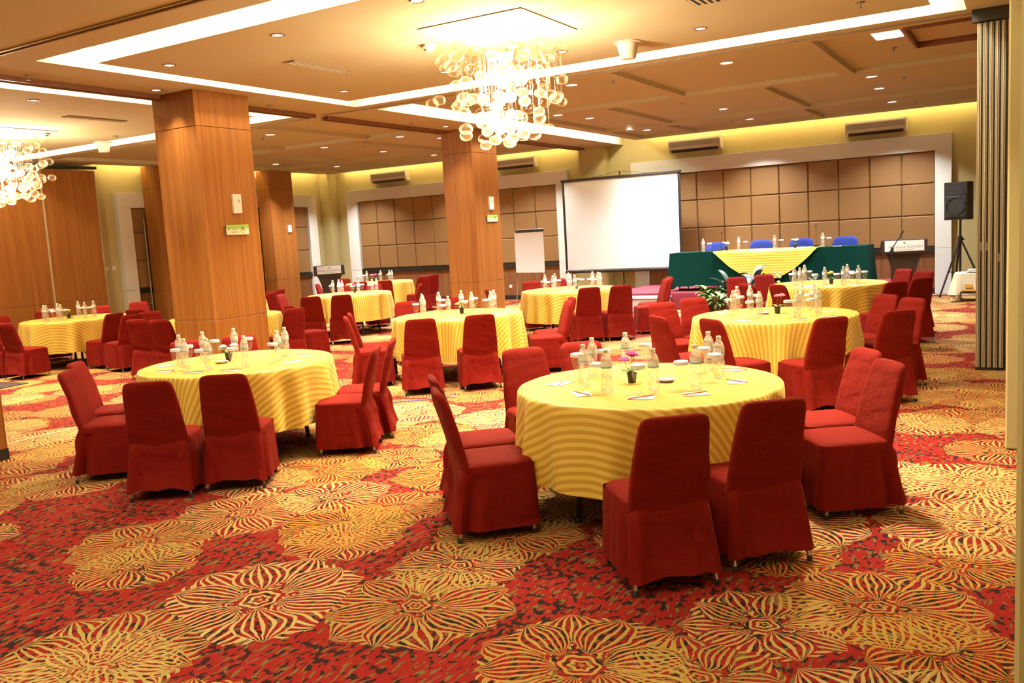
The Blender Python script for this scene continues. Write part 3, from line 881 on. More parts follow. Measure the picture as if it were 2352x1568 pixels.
# ------------------------------------------------------------------ banquet chairs
def sq(a, p): return math.copysign(abs(a) ** p, a)
def make_chair(seed, feet):
    rnd = random.Random(seed)
    t = thing('banquet_chair', 'x', 'chair')
    N = 104
    ph = [rnd.uniform(0, 6.28) for _ in range(6)]
    # seat cushion under the cover
    rings = []
    for z, s in ((0.385, 0.995), (0.415, 1.0), (0.432, 0.985), (0.444, 0.93), (0.451, 0.80), (0.454, 0.5)):
        rings.append([(0.218 * s * sq(math.cos(a), 0.36), 0.014 + 0.214 * s * sq(math.sin(a), 0.36), z) for a in [2 * PI * k / 40 for k in range(40)]])
    ob('seat', MB().loft(rings), 'chair_red', t)
    # backrest sleeve, tapered and leaning
    rings = []
    for z, w, th in ((0.36, 0.206, 0.018), (0.40, 0.207, 0.024), (0.46, 0.205, 0.030), (0.55, 0.200, 0.034), (0.66, 0.191, 0.034), (0.76, 0.180, 0.032),
                     (0.82, 0.172, 0.030), (0.847, 0.163, 0.027), (0.861, 0.146, 0.021), (0.868, 0.115, 0.012)):
        yc = -0.186 - max(0.0, z - 0.42) * 0.235 - max(0, z - 0.7) * 0.08
        ring = []
        for k in range(36):
            a = 2 * PI * k / 36
            x = w * sq(math.cos(a), 0.40); y = th * sq(math.sin(a), 0.55)
            y += 0.006 * math.sin(z * 23 + x * 11 + ph[0]) * (1 if y < 0 else 0.3)
            y -= 0.010 * (x / 0.2) ** 2 * -1.0
            ring.append((x, yc + y, z))
        rings.append(ring)
    ob('backrest', MB().loft(rings), 'chair_red', t)
    # skirt with gathered corners at the rear
    rings = []
    H = 12
    fine = []
    for k in range(720):
        an = 2 * PI * k / 720
        fine.append((sq(math.cos(an), 0.24), sq(math.sin(an), 0.24)))
    acc = [0.0]
    for k in range(720):
        p0, p1 = fine[k], fine[(k + 1) % 720]
        acc.append(acc[-1] + math.hypot(p1[0] - p0[0], p1[1] - p0[1]))
    loop = []; j = 0
    for k in range(N):
        tgt = acc[-1] * k / N
        while acc[j + 1] < tgt: j += 1
        f = (tgt - acc[j]) / max(1e-9, acc[j + 1] - acc[j])
        p0, p1 = fine[j], fine[(j + 1) % 720]
        loop.append((p0[0] + (p1[0] - p0[0]) * f, p0[1] + (p1[1] - p0[1]) * f))
    deep = [rnd.uniform(0.8, 1.2) for _ in range(4)]
    for j in range(H):
        q = j / (H - 1); z = 0.428 - q * 0.368
        ring = []
        for k, (cx, sy) in enumerate(loop):
            wf = 0.221 + 0.012 * q
            wr = 0.205 + 0.041 * q ** 1.1
            g = max(0.0, -sy) if sy < 0 else 0.0
            w = wf + (wr - wf) * g
            yf = 0.229 + 0.018 * q; yr = 0.203 + 0.058 * q ** 1.1 + 0.020 * min(1.0, q * 6.0)
            x = w * cx; y = (yf if sy > 0 else yr) * sy
            s1 = 0 if cx < 0 else 1
            if sy > -0.93 and abs(cx) > 0.93 and sy < 0.4:      # side face: one deep pleat behind the seat
                tt = (sy + 1.0) * yr
                x -= math.copysign(0.062 * deep[s1] * q ** 0.8 * math.exp(-((tt - 0.095) / 0.034) ** 2), cx)
                x += math.copysign(0.010 * q * math.exp(-((tt - 0.030) / 0.030) ** 2), cx)
                x += math.copysign(0.012 * q * math.exp(-((tt - 0.165) / 0.035) ** 2), cx)
            elif sy < -0.93:                                       # rear face: hollow middle, soft ridges by the corners
                tt = (1.0 - abs(cx)) * w
                y += 0.030 * math.sin(PI * min(1.0, q * 0.9)) * (1 - cx * cx)
                y -= 0.016 * q * math.exp(-((tt - 0.055) / 0.022) ** 2)
                y -= 0.016 * math.exp(-((abs(cx) - (1.0 - 0.75 * q)) / 0.10) ** 2) * math.sin(PI * q) * deep[2 + s1]
                y += 0.012 * math.exp(-((abs(cx) - (0.78 - 0.62 * q)) / 0.10) ** 2) * math.sin(PI * q)
                y += 0.012 * q * math.exp(-((tt - 0.105) / 0.03) ** 2) * deep[2 + s1]
            x += 0.004 * q * math.sin(15 * sy + ph[1]) * (abs(cx) > 0.9)
            y += 0.004 * q * math.sin(13 * cx + ph[2]) * (abs(sy) > 0.9)
            zz = z
            if sy < -0.9: zz += 0.022 * q * q * (1 - cx * cx) + 0.006 * q * math.sin(7 * cx + ph[3])
            ring.append((x, y, zz))
        rings.append(ring)
    ob('skirt', MB().loft(rings, False, False), 'chair_red', t)
    for sx in (-1, 1):
        for x, y, x2, y2 in ((sx * 0.18, 0.16, sx * 0.195, 0.205), (sx * 0.18, -0.15, sx * 0.208, -0.246)):
            lg = ob('leg', MB().tube([(x, y, 0.40), (x2, y2, 0.008)], 0.011, 8), 'chrome', t)
            if feet: ob('rubber_foot', MB().lathe([(0.014, 0.0), (0.014, 0.022), (0.011, 0.03)], 10, (x2, y2, 0)), 'rubber', lg)
    return t
P_FEET = [make_chair(11, True), make_chair(12, True), make_chair(13, True)]
P_FAR = [make_chair(21, False), make_chair(22, False)]
USED = set()
CHAIRS = [(1, -1.61, 4.03, -42), (1, -1.28, 4.5, -43), (1, -2.77, 4.33, 47), (1, -3.08, 4.73, 48), (1, -3.14, 5.63, 130), (1, -2.85, 6.02, 133), (1, -1.14, 5.87, -128), (1, -0.95, 5.4, -126),
 (2, -5.49, 4.17, -35), (2, -5.14, 4.55, -33), (2, -6.38, 4.35, 50), (2, -6.85, 4.73, 52), (2, -7.13, 5.73, 135), (2, -6.87, 6.16, 136), (2, -5.01, 5.61, -122), (2, -5.21, 6.08, -125),
 (3, -6.05, 8.12, -40), (3, -5.55, 8.55, -42), (3, -6.96, 8.36, 48), (3, -7.25, 8.77, 47), (3, -7.55, 9.97, 132), (3, -7.19, 10.52, 138), (3, -5.28, 9.78, -128), (3, -5.48, 10.29, -130),
 (4, -6.07, 12.53, -40), (4, -5.65, 12.80, -42), (4, -7.46, 12.43, 50), (4, -7.73, 13.94, 140), (4, -7.51, 14.53, 140), (4, -5.42, 13.63, -125), (4, -5.56, 14.19, -128),
 (5, -2.91, 8.38, 40), (5, -2.35, 8.08, 38), (5, -1.71, 8.17, -48), (5, -1.22, 8.74, -46), (5, -3.43, 9.38, 130), (5, -3.24, 9.88, 133), (5, -1.52, 9.98, -140), (5, -1.22, 9.54, -138),
 (6, -1.67, 12.27, -45), (6, -1.43, 12.88, -46), (6, -1.87, 14.53, -138), (6, -1.53, 13.96, -140), (6, -3.80, 13.60, 132), (6, -3.49, 14.06, 134), (6, -3.23, 12.48, 42), (6, -2.75, 12.24, 40),
 (7, -11.06, 11.7, -42), (7, -10.6, 11.96, -44), (7, -12.01, 12.27, 70), (7, -12.35, 14.16, 130), (7, -11.78, 14.40, 132), (7, -10.8, 14.14, -120),
 (8, -13.40, 15.80, -42), (8, -12.94, 16.11, -44), (8, -13.95, 15.41, 60), (8, -14.82, 17.12, 120), (8, -12.85, 17.23, -70), (8, -13.01, 17.9, -72),
 (9, -13.25, 7.74, -5), (9, -14.75, 8.33, 100), (9, -12.86, 8.80, -92), (9, -14.75, 10.0, 140), (9, -14.95, 9.25, 107), (9, -13.83, 7.76, -4),
 (10, -10.86, 8.2, -12), (10, -10.29, 8.14, -12), (10, -11.68, 8.88, 115), (10, -12.12, 8.63, -85), (10, -9.50, 9.40, -80), (10, -9.6, 10.05, 20),
 (11, -12.99, 9.72, -20), (11, -14.60, 10.83, 120), (11, -13.63, 12.96, -95), (11, -14.17, 13.71, -100)]
TABLES = {1: (-2.06, 5.10, 'the front table with magenta flowers'),
          2: (-5.99, 5.35, 'the table before the thick column'),
          3: (-6.30, 9.30, 'the middle table with yellow flowers'),
          4: (-6.70, 13.30, 'the table before the projector screen'),
          5: (-2.27, 9.12, 'the zigzag cloth table'),
          6: (-2.55, 13.38, 'the table before the stage'),
          7: (-11.55, 13.30, 'the table between the two columns'),
          8: (-13.85, 17.10, 'the table nearest the corner lectern'),
          9: (-13.85, 8.98, 'the table by the wood partition'),
          10: (-10.50, 9.25, 'the table behind the thick column'),
          11: (-13.40, 11.75, 'the table near the white door frame')}
by_table = {}
for i, (k, x, y, az) in enumerate(CHAIRS):
    dx, dy = x - TABLES[k][0], y - TABLES[k][1]; d = math.hypot(dx, dy)
    lim = 0.99 if k < 3 else 1.05
    if d < lim: x += dx / d * (lim - d); y += dy / d * (lim - d)
    pool = P_FEET if k in (1, 2, 3, 5) else P_FAR
    p = pool[i % len(pool)]
    o = p if p not in USED else copy_tree(p)
    USED.add(p)
    o.location = (x, y, 0); o.rotation_euler = (0, 0, -math.radians(az))
    by_table.setdefault(k, []).append(o)
for k, l in by_table.items():
    name_in_order(l, 'red cloth covered chair at ' + TABLES[k][2] + ', {}', 'chair', 'red covered chairs around the round tables')

# ------------------------------------------------------------------ round tables, cloths and settings
R = 0.81
ZT = 0.772
def cloth_mesh(seed, ang, zig):
    rnd = random.Random(seed)
    N = 144
    fs = [(rnd.choice((9, 10, 11)), rnd.uniform(0, 6.28), 0.5), (rnd.choice((15, 16, 17)), rnd.uniform(0, 6.28), 0.8), (rnd.choice((22, 23, 25)), rnd.uniform(0, 6.28), 0.35)]
    def fold(a): return sum(w * math.cos(n * a + p + 0.5 * math.sin(3 * a + p)) for n, p, w in fs) / 1.4
    rows = [(r, ZT, 0.0, r) for r in (0.15, 0.35, 0.55, 0.70, 0.77)]
    rows += [(0.800, ZT - 0.001, 0.0, 0.80), (0.813, ZT - 0.005, 0.02, 0.814), (0.820, ZT - 0.016, 0.05, 0.826)]
    D = 0.485
    for j in range(1, 13):
        q = j / 12
        rows.append((0.822 + 0.022 * q, ZT - 0.016 - D * q, q, 0.826 + D * q))
    m = MB(); uv = []
    ca, sa = math.cos(ang), math.sin(ang)
    m.v.append((0, 0, ZT)); uv.append((0, 0))
    for r, z, q, fl in rows:
        for i in range(N):
            a = 2 * PI * i / N
            f = fold(a)
            rr = r + 0.070 * f * q ** 0.8
            zz = z + (0.012 * f * q if q > 0.06 else 0)
            m.v.append((rr * math.cos(a), rr * math.sin(a), zz))
            u, v = fl * math.cos(a), fl * math.sin(a)
            uv.append((u * ca - v * sa, u * sa + v * ca))
    for i in range(N): m.f.append((0, 1 + i, 1 + (i + 1) % N))
    for j in range(len(rows) - 1):
        for i in range(N):
            k = (i + 1) % N
            m.f.append((1 + j * N + i, 1 + j * N + k, 1 + (j + 1) * N + k, 1 + (j + 1) * N + i))
    m.uv = uv
    return m.mesh('tablecloth', 70)
def table_frame(x, y, label):
    t = thing('round_table', label, 'table', (x, y, 0), 0.3, 'round banquet tables')
    ob('table_top', MB().lathe([(0.785, 0.738), (0.792, 0.746), (0.792, 0.762), (0.785, 0.768)], 40), 'table_board', t)
    for a in range(4):
        c, s = math.cos(PI / 4 + a * PI / 2), math.sin(PI / 4 + a * PI / 2)
        lg = ob('leg', MB().tube([(c * 0.50, s * 0.50, 0.738), (c * 0.58, s * 0.58, 0.02)], 0.019, 8), 'dark_metal', t)
        ob('leg_foot', MB().lathe([(0.026, 0.0), (0.026, 0.02), (0.02, 0.03)], 10, (c * 0.58, s * 0.58, 0)), 'rubber', lg)
    ob('brace', MB().tube([(-0.37, 0.37, 0.45), (0.37, -0.37, 0.45)], 0.012, 6), 'dark_metal', t)
def part_mesh(name, mb, mat, smooth=35):
    me = mb.mesh(name, smooth); me.materials.append(MATS[mat]); return me
BOT = [('body', part_mesh('bottle_body', MB().lathe([(1e-4, 0.004), (0.020, 0.003), (0.029, 0.0), (0.0335, 0.006), (0.0335, 0.03), (0.0318, 0.036), (0.0335, 0.045), (0.0345, 0.075), (0.0335, 0.10), (0.0295, 0.122), (0.030, 0.135), (0.0335, 0.150), (0.0335, 0.197), (0.0300, 0.210), (0.0210, 0.230), (0.0140, 0.240), (0.0130, 0.250)], 18, close=False), 'bottle_plastic', 70)),
       ('cap', part_mesh('bottle_cap', MB().lathe([(0.0158, 0.243), (0.0158, 0.262), (0.0135, 0.266)], 16), 'cap_white')),
       ('label', part_mesh('bottle_label', MB().lathe([(0.0341, 0.153), (0.0341, 0.194)], 18, close=False), 'label_white'))]
BOT_SUB = part_mesh('bottle_label_stripe', MB().lathe([(0.0344, 0.157), (0.0344, 0.163)], 18, close=False), 'label_blue')
BOT_MARK = part_mesh('bottle_cap_mark', B(-0.005, 0.005, -0.0164, -0.0150, 0.250, 0.256), 'cap_green')
GOB = [('goblet', part_mesh('goblet_glass', MB().lathe([(1e-4, 0.004), (0.033, 0.001), (0.034, 0.004), (0.012, 0.009), (0.0065, 0.02), (0.0065, 0.048), (0.012, 0.056), (0.028, 0.075), (0.0365, 0.102), (0.0385, 0.130), (0.0365, 0.158)], 18, close=False), 'goblet_glass', 70)),
       ('paper_lid', part_mesh('goblet_lid', MB().lathe([(0.041, 0.152), (0.0455, 0.150), (0.044, 0.170), (0.040, 0.173)], 20), 'pure_white'))]
PAD = part_mesh('notepad', RB(-0.075, 0.075, -0.052, 0.052, 0, 0.004, 0.001), 'paper')
PEN = [('shaft', part_mesh('pencil_shaft', MB().tube([(-0.085, 0, 0.0075), (0.070, 0, 0.0075)], 0.0036, 6), 'pencil_wood')),
       ('point', part_mesh('pencil_point', MB().tube([(0.070, 0, 0.0075), (0.086, 0, 0.0075)], 0.0036, 6, 0.0006), 'pencil_lead'))]
DISH = part_mesh('saucer', MB().lathe([(1e-4, 0.004), (0.030, 0.0), (0.036, 0.0), (0.058, 0.014), (0.061, 0.018), (0.057, 0.017), (0.034, 0.006), (1e-4, 0.006)], 22, close=False), 'saucer_white', 60)
DISH_RIM = part_mesh('saucer_rim', MB().lathe([(0.0605, 0.0178), (0.0608, 0.0186), (0.0545, 0.0168), (0.054, 0.0155)], 22, close=False), 'saucer_blue', 60)
def bottle(x, y, z, rz=0.0):
    t = thing('water_bottle', '', 'bottle', (x, y, z), rz)
    for n, me in BOT:
        p = ob(n, me, None, t)
        if n == 'label': ob('stripe', BOT_SUB, None, p)
        if n == 'cap': ob('cap_mark', BOT_MARK, None, p)
    return t
def goblet(x, y, z):
    t = thing('covered_goblet', '', 'glass', (x, y, z))
    for n, me in GOB: ob(n, me, None, t)
    return t
def leaf_mb(L, w, bend, up=0.3):
    """a blade leaf along +x with a fold and a droop, two-sided"""
    m = MB(); n = 6; top = []
    for i in range(n + 1):
        q = i / n; ww = w * math.sin(PI * min(1.0, 0.08 + q * 0.92)) ** 0.8
        x = L * q; z = up * L * q - bend * L * q * q
        top.append(((x, -ww, z + ww * 0.35), (x, 0, z), (x, ww, z + ww * 0.35)))
    for r in top: m.v += [r[0], r[1], r[2]]
    for i in range(n):
        a = i * 3
        m.f += [(a, a + 1, a + 4, a + 3), (a + 1, a + 2, a + 5, a + 4)]
    return m
def flower_pot(x, y, z, petal, n, label, h=0.13, wide=1.0, seed=1):
    rnd = random.Random(seed)
    t = thing('flower_pot', label, 'potted flower', (x, y, z))
    ob('pot', MB().lathe([(0.024, 0), (0.031, 0.055), (0.034, 0.056), (0.034, 0.063), (0.028, 0.062), (0.026, 0.05), (1e-4, 0.05)], 18, close=False), 'pot_black', t)
    for i in range(n):
        a = rnd.uniform(0, 6.28); d = 0.036 * wide * (i > 0) * rnd.uniform(0.7, 1.3)
        top = (d * math.cos(a), d * math.sin(a), h + rnd.uniform(-0.02, 0.03))
        ob('stem', MB().tube([(0, 0, 0.045), (top[0] * 0.6, top[1] * 0.6, h * 0.6), top], 0.0022, 5), 'leaf', t)
        m = MB()
        for ring, rr, zz in ((9, 0.026, 0.0), (7, 0.017, 0.007), (5, 0.008, 0.012)):
            for k in range(ring):
                b = 2 * PI * k / ring + rr * 50
                m.ellipsoid((top[0] + rr * math.cos(b), top[1] + rr * math.sin(b), top[2] + zz), 0.012, 0.012, 0.007, 7, 4)
        m.ellipsoid(top, 0.008, 0.008, 0.008, 7, 4)
        ob('flower', m, petal, t)
    for i in range(5):
        a = i * 1.256 + rnd.uniform(-0.3, 0.3)
        l = ob('leaf', leaf_mb(rnd.uniform(0.065, 0.10) * wide, 0.016, 0.5, 0.7), 'leaf', t, (0, 0, 0.058), a)
    return t
ITEMS = {
1: {'b': [(-0.336, -0.209), (-0.419, 0.098), (-0.093, -0.405), (-0.305, 0.385), (0.173, -0.331), (0.371, -0.161), (0.247, 0.465), (0.387, 0.238)], 'g': [(-0.491, 0.017), (-0.382, 0.209), (-0.178, -0.339), (-0.224, 0.529), (0.086, -0.351), (0.292, -0.193), (0.242, 0.38), (0.398, 0.113)], 'p': [(-0.096, -0.018)], 's': [(0.102, 0.053)], 'n': [(-0.532, -0.156), (-0.234, -0.457), (0.154, -0.484), (0.414, -0.304), (0.528, 0.123), (0.381, 0.559)]},
2: {'b': [(-0.446, -0.232), (-0.102, -0.458), (-0.389, -0.022), (0.153, -0.436), (-0.293, 0.254), (0.37, -0.241), (0.387, 0.119), (0.242, 0.355)], 'g': [(-0.239, -0.436), (-0.351, -0.217), (0.053, -0.431), (-0.416, 0.13), (0.295, -0.299), (-0.191, 0.323), (0.445, 0.006), (0.167, 0.398)], 'p': [(-0.145, 0.04)], 's': [(-0.091, -0.089)], 'n': [(-0.527, -0.334), (-0.222, -0.565), (0.108, -0.558), (0.374, -0.402), (0.394, 0.428), (0.584, 0.075)]},
3: {'b': [(-0.55, -0.003), (-0.338, -0.272), (-0.50, 0.30), (0.154, -0.43), (-0.27, 0.50), (0.102, 0.18), (0.334, 0.275), (0.256, 0.48)], 'g': [(-0.419, -0.321), (0.137, -0.54), (-0.419, 0.26), (0.107, 0.011), (-0.032, 0.461), (0.327, 0.169), (0.193, 0.55)], 'p': [(0.007, 0.078)], 'n': [(-0.56, -0.214), (0.265, -0.60), (0.60, 0.0), (0.50, 0.425)]},
4: {'b': [(-0.358, -0.211), (-0.038, -0.536), (-0.309, 0.055), (-0.111, 0.182), (0.329, -0.47), (0.301, 0.266), (0.467, 0.135), (0.60, -0.08)], 'g': [(-0.29, -0.40), (-0.107, -0.586), (-0.12, -0.175), (0.205, -0.417), (0.265, -0.086), (0.381, -0.023), (0.551, -0.204)], 'p': [(0.148, -0.058)], 'n': [(0.191, -0.60)]},
5: {'b': [(-0.361, -0.198), (-0.494, 0.40), (-0.378, 0.50), (-0.049, -0.365), (0.311, -0.333), (0.164, 0.53), (0.286, 0.55), (0.437, 0.022)], 'g': [(-0.43, -0.07), (-0.411, 0.233), (-0.145, -0.364), (-0.278, 0.43), (0.223, -0.331), (0.267, 0.373), (0.403, -0.178)], 'p': [(0.017, 0.082)], 's': [(-0.107, 0.017)], 'n': [(-0.605, 0.198), (-0.146, -0.595), (0.394, -0.523), (0.50, 0.23), (0.595, -0.262)]},
6: {'b': [(-0.384, -0.367), (-0.279, -0.497), (-0.366, 0.208), (0.071, -0.554), (0.307, -0.481), (0.273, 0.019), (0.483, -0.348)], 'g': [(-0.442, -0.271), (-0.361, -0.047), (-0.311, 0.278), (-0.066, -0.528), (0.231, -0.54), (0.35, -0.085), (0.422, -0.427), (0.533, -0.138)], 'p': [(0.086, -0.172)], 'n': [(0.161, -0.62), (0.465, -0.461), (-0.12, -0.63)]},
7: {'b': [(-0.532, 0.132), (-0.541, 0.32), (-0.141, -0.041), (0.497, -0.30), (0.58, 0.012), (0.502, 0.235)], 'g': [(-0.479, 0.021), (-0.131, -0.14), (0.371, -0.326), (0.167, 0.2), (0.60, -0.09)], 'p': [(-0.073, 0.247)]},
8: {'b': [(-0.60, 0.0), (-0.501, -0.205), (-0.575, 0.22), (-0.307, 0.437), (0.062, 0.321), (0.17, 0.287)], 'g': [(-0.60, -0.142), (-0.567, 0.102), (-0.50, 0.323), (-0.382, 0.496), (0.159, 0.146)], 'p': [(-0.40, 0.30)]},
9: {'b': [(0.0, -0.52), (0.12, -0.55), (-0.12, -0.20), (0.24, -0.38), (-0.20, 0.22), (0.28, 0.02), (0.14, 0.28)], 'g': [(0.19, -0.48), (-0.33, -0.18), (0.20, -0.28), (0.07, 0.10), (0.17, 0.19)], 'p': [(-0.07, -0.05)], 's': [(-0.27, 0.10)]}}
FLOWERS = {1: ('petal_magenta', 3, 'small black pot with magenta flowers on the front table', 0.165), 2: ('petal_white', 4, 'small black pot with cream flowers before the thick column', 0.12),
           3: ('petal_yellow', 5, 'small black pot with yellow flowers on the middle table', 0.14), 4: ('petal_yellow', 3, 'yellow flower pot on the table before the projector screen', 0.15),
           5: ('petal_pink', 3, 'small black pot with one pink bloom on the zigzag cloth', 0.16), 6: ('petal_yellow', 6, 'pale yellow flower pot on the table before the green stage table', 0.15),
           7: ('petal_magenta', 3, 'pink flower pot on the table between the two columns', 0.15), 8: ('petal_magenta', 4, 'pink flower pot on the table nearest the corner lectern', 0.16),
           9: ('petal_yellow', 5, 'yellow flower pot on the table by the wood partition', 0.13)}
ANG = {1: 0.05, 2: 1.57, 3: 1.25, 4: -0.47, 5: 1.33, 6: -0.90, 7: 0.9, 8: 0.8, 9: -0.6, 10: 0.5, 11: 0.9}
for k, (tx, ty, ph) in TABLES.items():
    table_frame(tx, ty, 'round folding table under the gold cloth, ' + ph)
    c = ob('tablecloth', cloth_mesh(100 + k, ANG[k], k == 5), 'gold_cloth_zigzag' if k == 5 else 'gold_cloth', None, (tx, ty, 0))
    tag(c, 'gold striped round tablecloth over ' + ph, 'tablecloth', 'gold tablecloths')
    it = ITEMS.get(k)
    if not it: continue
    zt = ZT + 0.001
    name_in_order([bottle(tx + x, ty + y, zt, random.uniform(-1, 1)) for x, y in it['b']], 'plastic water bottle on ' + ph + ', {}', 'bottle', 'water bottles on the tables')
    name_in_order([goblet(tx + x, ty + y, zt) for x, y in it['g']], 'paper covered goblet on ' + ph + ', {}', 'glass', 'covered goblets on the tables')
    pads, pens = [], []
    for x, y in it.get('n', []):
        a = math.atan2(y, x) + PI / 2 + random.uniform(-0.5, 0.5)
        pads.append(ob('notepad', PAD, None, None, (tx + x, ty + y, zt), a))
        if k in (1, 2, 3, 5):
            p = thing('pencil', '', 'pencil', (tx + x, ty + y, zt), a + random.uniform(0.3, 0.8))
            for n, me in PEN: ob(n, me, None, p)
            pens.append(p)
    if pads: name_in_order(pads, 'white notepad on ' + ph + ', {}', 'notepad', 'white notepads on the tables')
    if pens: name_in_order(pens, 'brown pencil on a notepad at ' + ph + ', {}', 'pencil', 'pencils on the notepads')
    f = FLOWERS[k]
    for x, y in it['p']: flower_pot(tx + x, ty + y, zt, f[0], f[1], f[2], f[3], 1.25, k)
    for x, y in it.get('s', []):
        s = ob('saucer', DISH, None, None, (tx + x, ty + y, zt)); ob('rim_pattern', DISH_RIM, None, s)
        tag(s, 'small white patterned saucer on ' + ph, 'saucer', 'saucers on the tables')

# ------------------------------------------------------------------ stage, head table, lecterns
SZ = 0.36
stage = thing('stage', 'low maroon carpeted stage under the green head table', 'stage', (-5.1, 18.8, 0))
ob('platform', RB(-2.75, 2.75, -1.43, 1.25, 0.0, SZ, 0.02), 'stage_carpet', stage)
step = thing('stage_step', 'grey metal step against the maroon stage', 'step', (-7.1, 17.14, 0))
ob('tread', RB(-0.72, 0.70, -0.20, 0.20, 0.27, 0.305, 0.006), 'pure_white', step)
ob('riser', B(-0.70, 0.68, -0.18, 0.19, 0.0, 0.27), 'step_grey', step)

def drape(x0, x1, y0, y1, zt, zb, seed, flare=0.05):
    """rectangular cloth with hanging sides and flared corners"""
    rnd = random.Random(seed); m = MB(); rings = []
    per = []
    nx, ny = 60, 14
    for i in range(nx): per.append((x0 + (x1 - x0) * i / nx, y0, 0, -1))
    for i in range(ny): per.append((x1, y0 + (y1 - y0) * i / ny, 1, 0))
    for i in range(nx): per.append((x1 - (x1 - x0) * i / nx, y1, 0, 1))
    for i in range(ny): per.append((x0, y1 - (y1 - y0) * i / ny, -1, 0))
    p0, p1 = rnd.uniform(0, 6), rnd.uniform(0, 6)
    for j in range(9):
        q = j / 8; ring = []
        for x, y, ax, ay in per:
            w = 0.012 + flare * q * 0.35 + flare * 0.35 * q * (math.sin(x * 9 + y * 7 + p0) * 0.5 + math.sin(x * 17 + p1) * 0.4)
            d = min(math.hypot(x - a, y - b) for a in (x0, x1) for b in (y0, y1))
            w += flare * 1.3 * q * math.exp(-(d / 0.12) ** 2)
            cx, cy = (x0 + x1) / 2, (y0 + y1) / 2
            ex = ax if d > 0.02 else math.copysign(0.8, x - cx)
            ey = ay if d > 0.02 else math.copysign(0.8, y - cy)
            ring.append((x + ex * w, y + ey * w, zt - (zt - zb) * q - (0.06 * q if d < 0.1 else 0)))
        rings.append(ring)
    m.loft(rings, True, False)
    return m
HX0, HX1, HY0, HY1, HZ = -6.50, -2.64, 17.62, 18.36, 1.155
ht = thing('head_table', 'long folding table under the green cloth on the stage', 'table', (0, 0, 0))
ob('table_top', B(HX0 + 0.01, HX1 - 0.01, HY0 + 0.01, HY1 - 0.01, HZ - 0.04, HZ - 0.006), 'table_board', ht)
for x in (HX0 + 0.15, -4.7, -4.4, HX1 - 0.15):
    for y in (HY0 + 0.1, HY1 - 0.1): ob('leg', MB().tube([(x, y, SZ), (x, y, HZ - 0.04)], 0.016, 8), 'dark_metal', ht)
gc = ob('green_tablecloth', drape(HX0, HX1, HY0, HY1, HZ, SZ + 0.10, 4), 'green_cloth')
tag(gc, 'dark green cloth draped over the long stage table', 'tablecloth')
def runner():
    m = MB(); uv = []; N = 40; M = 12
    xa, xb = -5.56, -3.53; xm = (xa + xb) / 2; hw = (xb - xa) / 2
    rows = []
    for j in range(5): rows.append([(xa + (xb - xa) * i / N, HY1 - 0.02 - (HY1 - HY0 - 0.0) * j / 4, HZ + 0.004, xa + (xb - xa) * i / N, j * 0.18) for i in range(N + 1)])
    for j in range(1, M + 1):
        q = j / M; row = []
        for i in range(N + 1):
            s = -1 + 2 * i / N
            dep = 0.60 * max(0.02, 1 - abs(s) ** 1.9)
            x = xm + hw * s * (1.0 - 0.0 * q)
            row.append((x, HY0 - 0.05 - 0.035 * q - 0.012 * math.sin(i * 1.1 + 1) * q, HZ + 0.003 - dep * q, x, 0.75 + dep * q))
        rows.append(row)
    for r in rows:
        for x, y, z, u, v in r: m.v.append((x, y, z)); uv.append((u, v))
    for j in range(len(rows) - 1):
        for i in range(N):
            a = j * (N + 1) + i; m.f.append((a, a + 1, a + N + 2, a + N + 1))
    m.uv = uv
    o = ob('table_runner', m.mesh('table_runner', 60), 'gold_runner')
    tag(o, 'gold striped half round cloth hanging on the green table', 'table runner')
runner()
def blue_chair(x, y):
    t = thing('conference_chair', '', 'chair', (x, y, SZ))
    rings = []
    for z, w, th in ((0.50, 0.20, 0.02), (0.52, 0.235, 0.03), (0.62, 0.255, 0.035), (0.78, 0.255, 0.035), (0.88, 0.235, 0.032), (0.93, 0.20, 0.028), (0.955, 0.13, 0.018)):
        rings.append([(w * sq(math.cos(a), 0.5), 0.22 + (z - 0.5) * 0.15 + th * math.sin(a), z) for a in [2 * PI * k / 28 for k in range(28)]])
    ob('backrest', MB().loft(rings), 'blue_cloth', t)
    rings = [[(w * sq(math.cos(a), 0.5), 0.23 * w / 0.24 * sq(math.sin(a), 0.5), z) for a in [2 * PI * k / 28 for k in range(28)]] for z, w in ((0.40, 0.22), (0.42, 0.24), (0.46, 0.24), (0.475, 0.21))]
    ob('seat', MB().loft(rings), 'blue_cloth', t)
    for s in (-1, 1):
        ob('leg', MB().tube([(s * 0.22, -0.2, 0.41), (s * 0.24, -0.22, 0.0)], 0.012, 8), 'dark_metal', t)
        ob('leg', MB().tube([(s * 0.22, 0.24, 0.55), (s * 0.22, 0.2, 0.40), (s * 0.24, 0.24, 0.0)], 0.012, 8), 'dark_metal', t)
    return t
name_in_order([blue_chair(x, 18.72) for x in (-5.93, -4.96, -4.13, -3.26)], 'blue padded chair behind the green stage table, {}', 'chair', 'blue chairs behind the stage table')
name_in_order([bottle(x, 17.86, HZ + 0.006) for x in (-5.86, -5.12, -4.40, -3.48)], 'plastic water bottle on the green stage table, {}', 'bottle', 'water bottles on the tables')
name_in_order([goblet(x, 17.90, HZ + 0.006) for x in (-5.74, -4.99, -4.28, -3.37)], 'paper covered goblet on the green stage table, {}', 'glass', 'covered goblets on the tables')
flower_pot(-5.36, 17.80, HZ + 0.006, 'petal_white', 6, 'white flower pot on the stage table by the screen', 0.15, 1.2, 41)
flower_pot(-3.99, 17.80, HZ + 0.006, 'petal_white', 6, 'white flower pot on the stage table toward the lectern', 0.15, 1.2, 42)
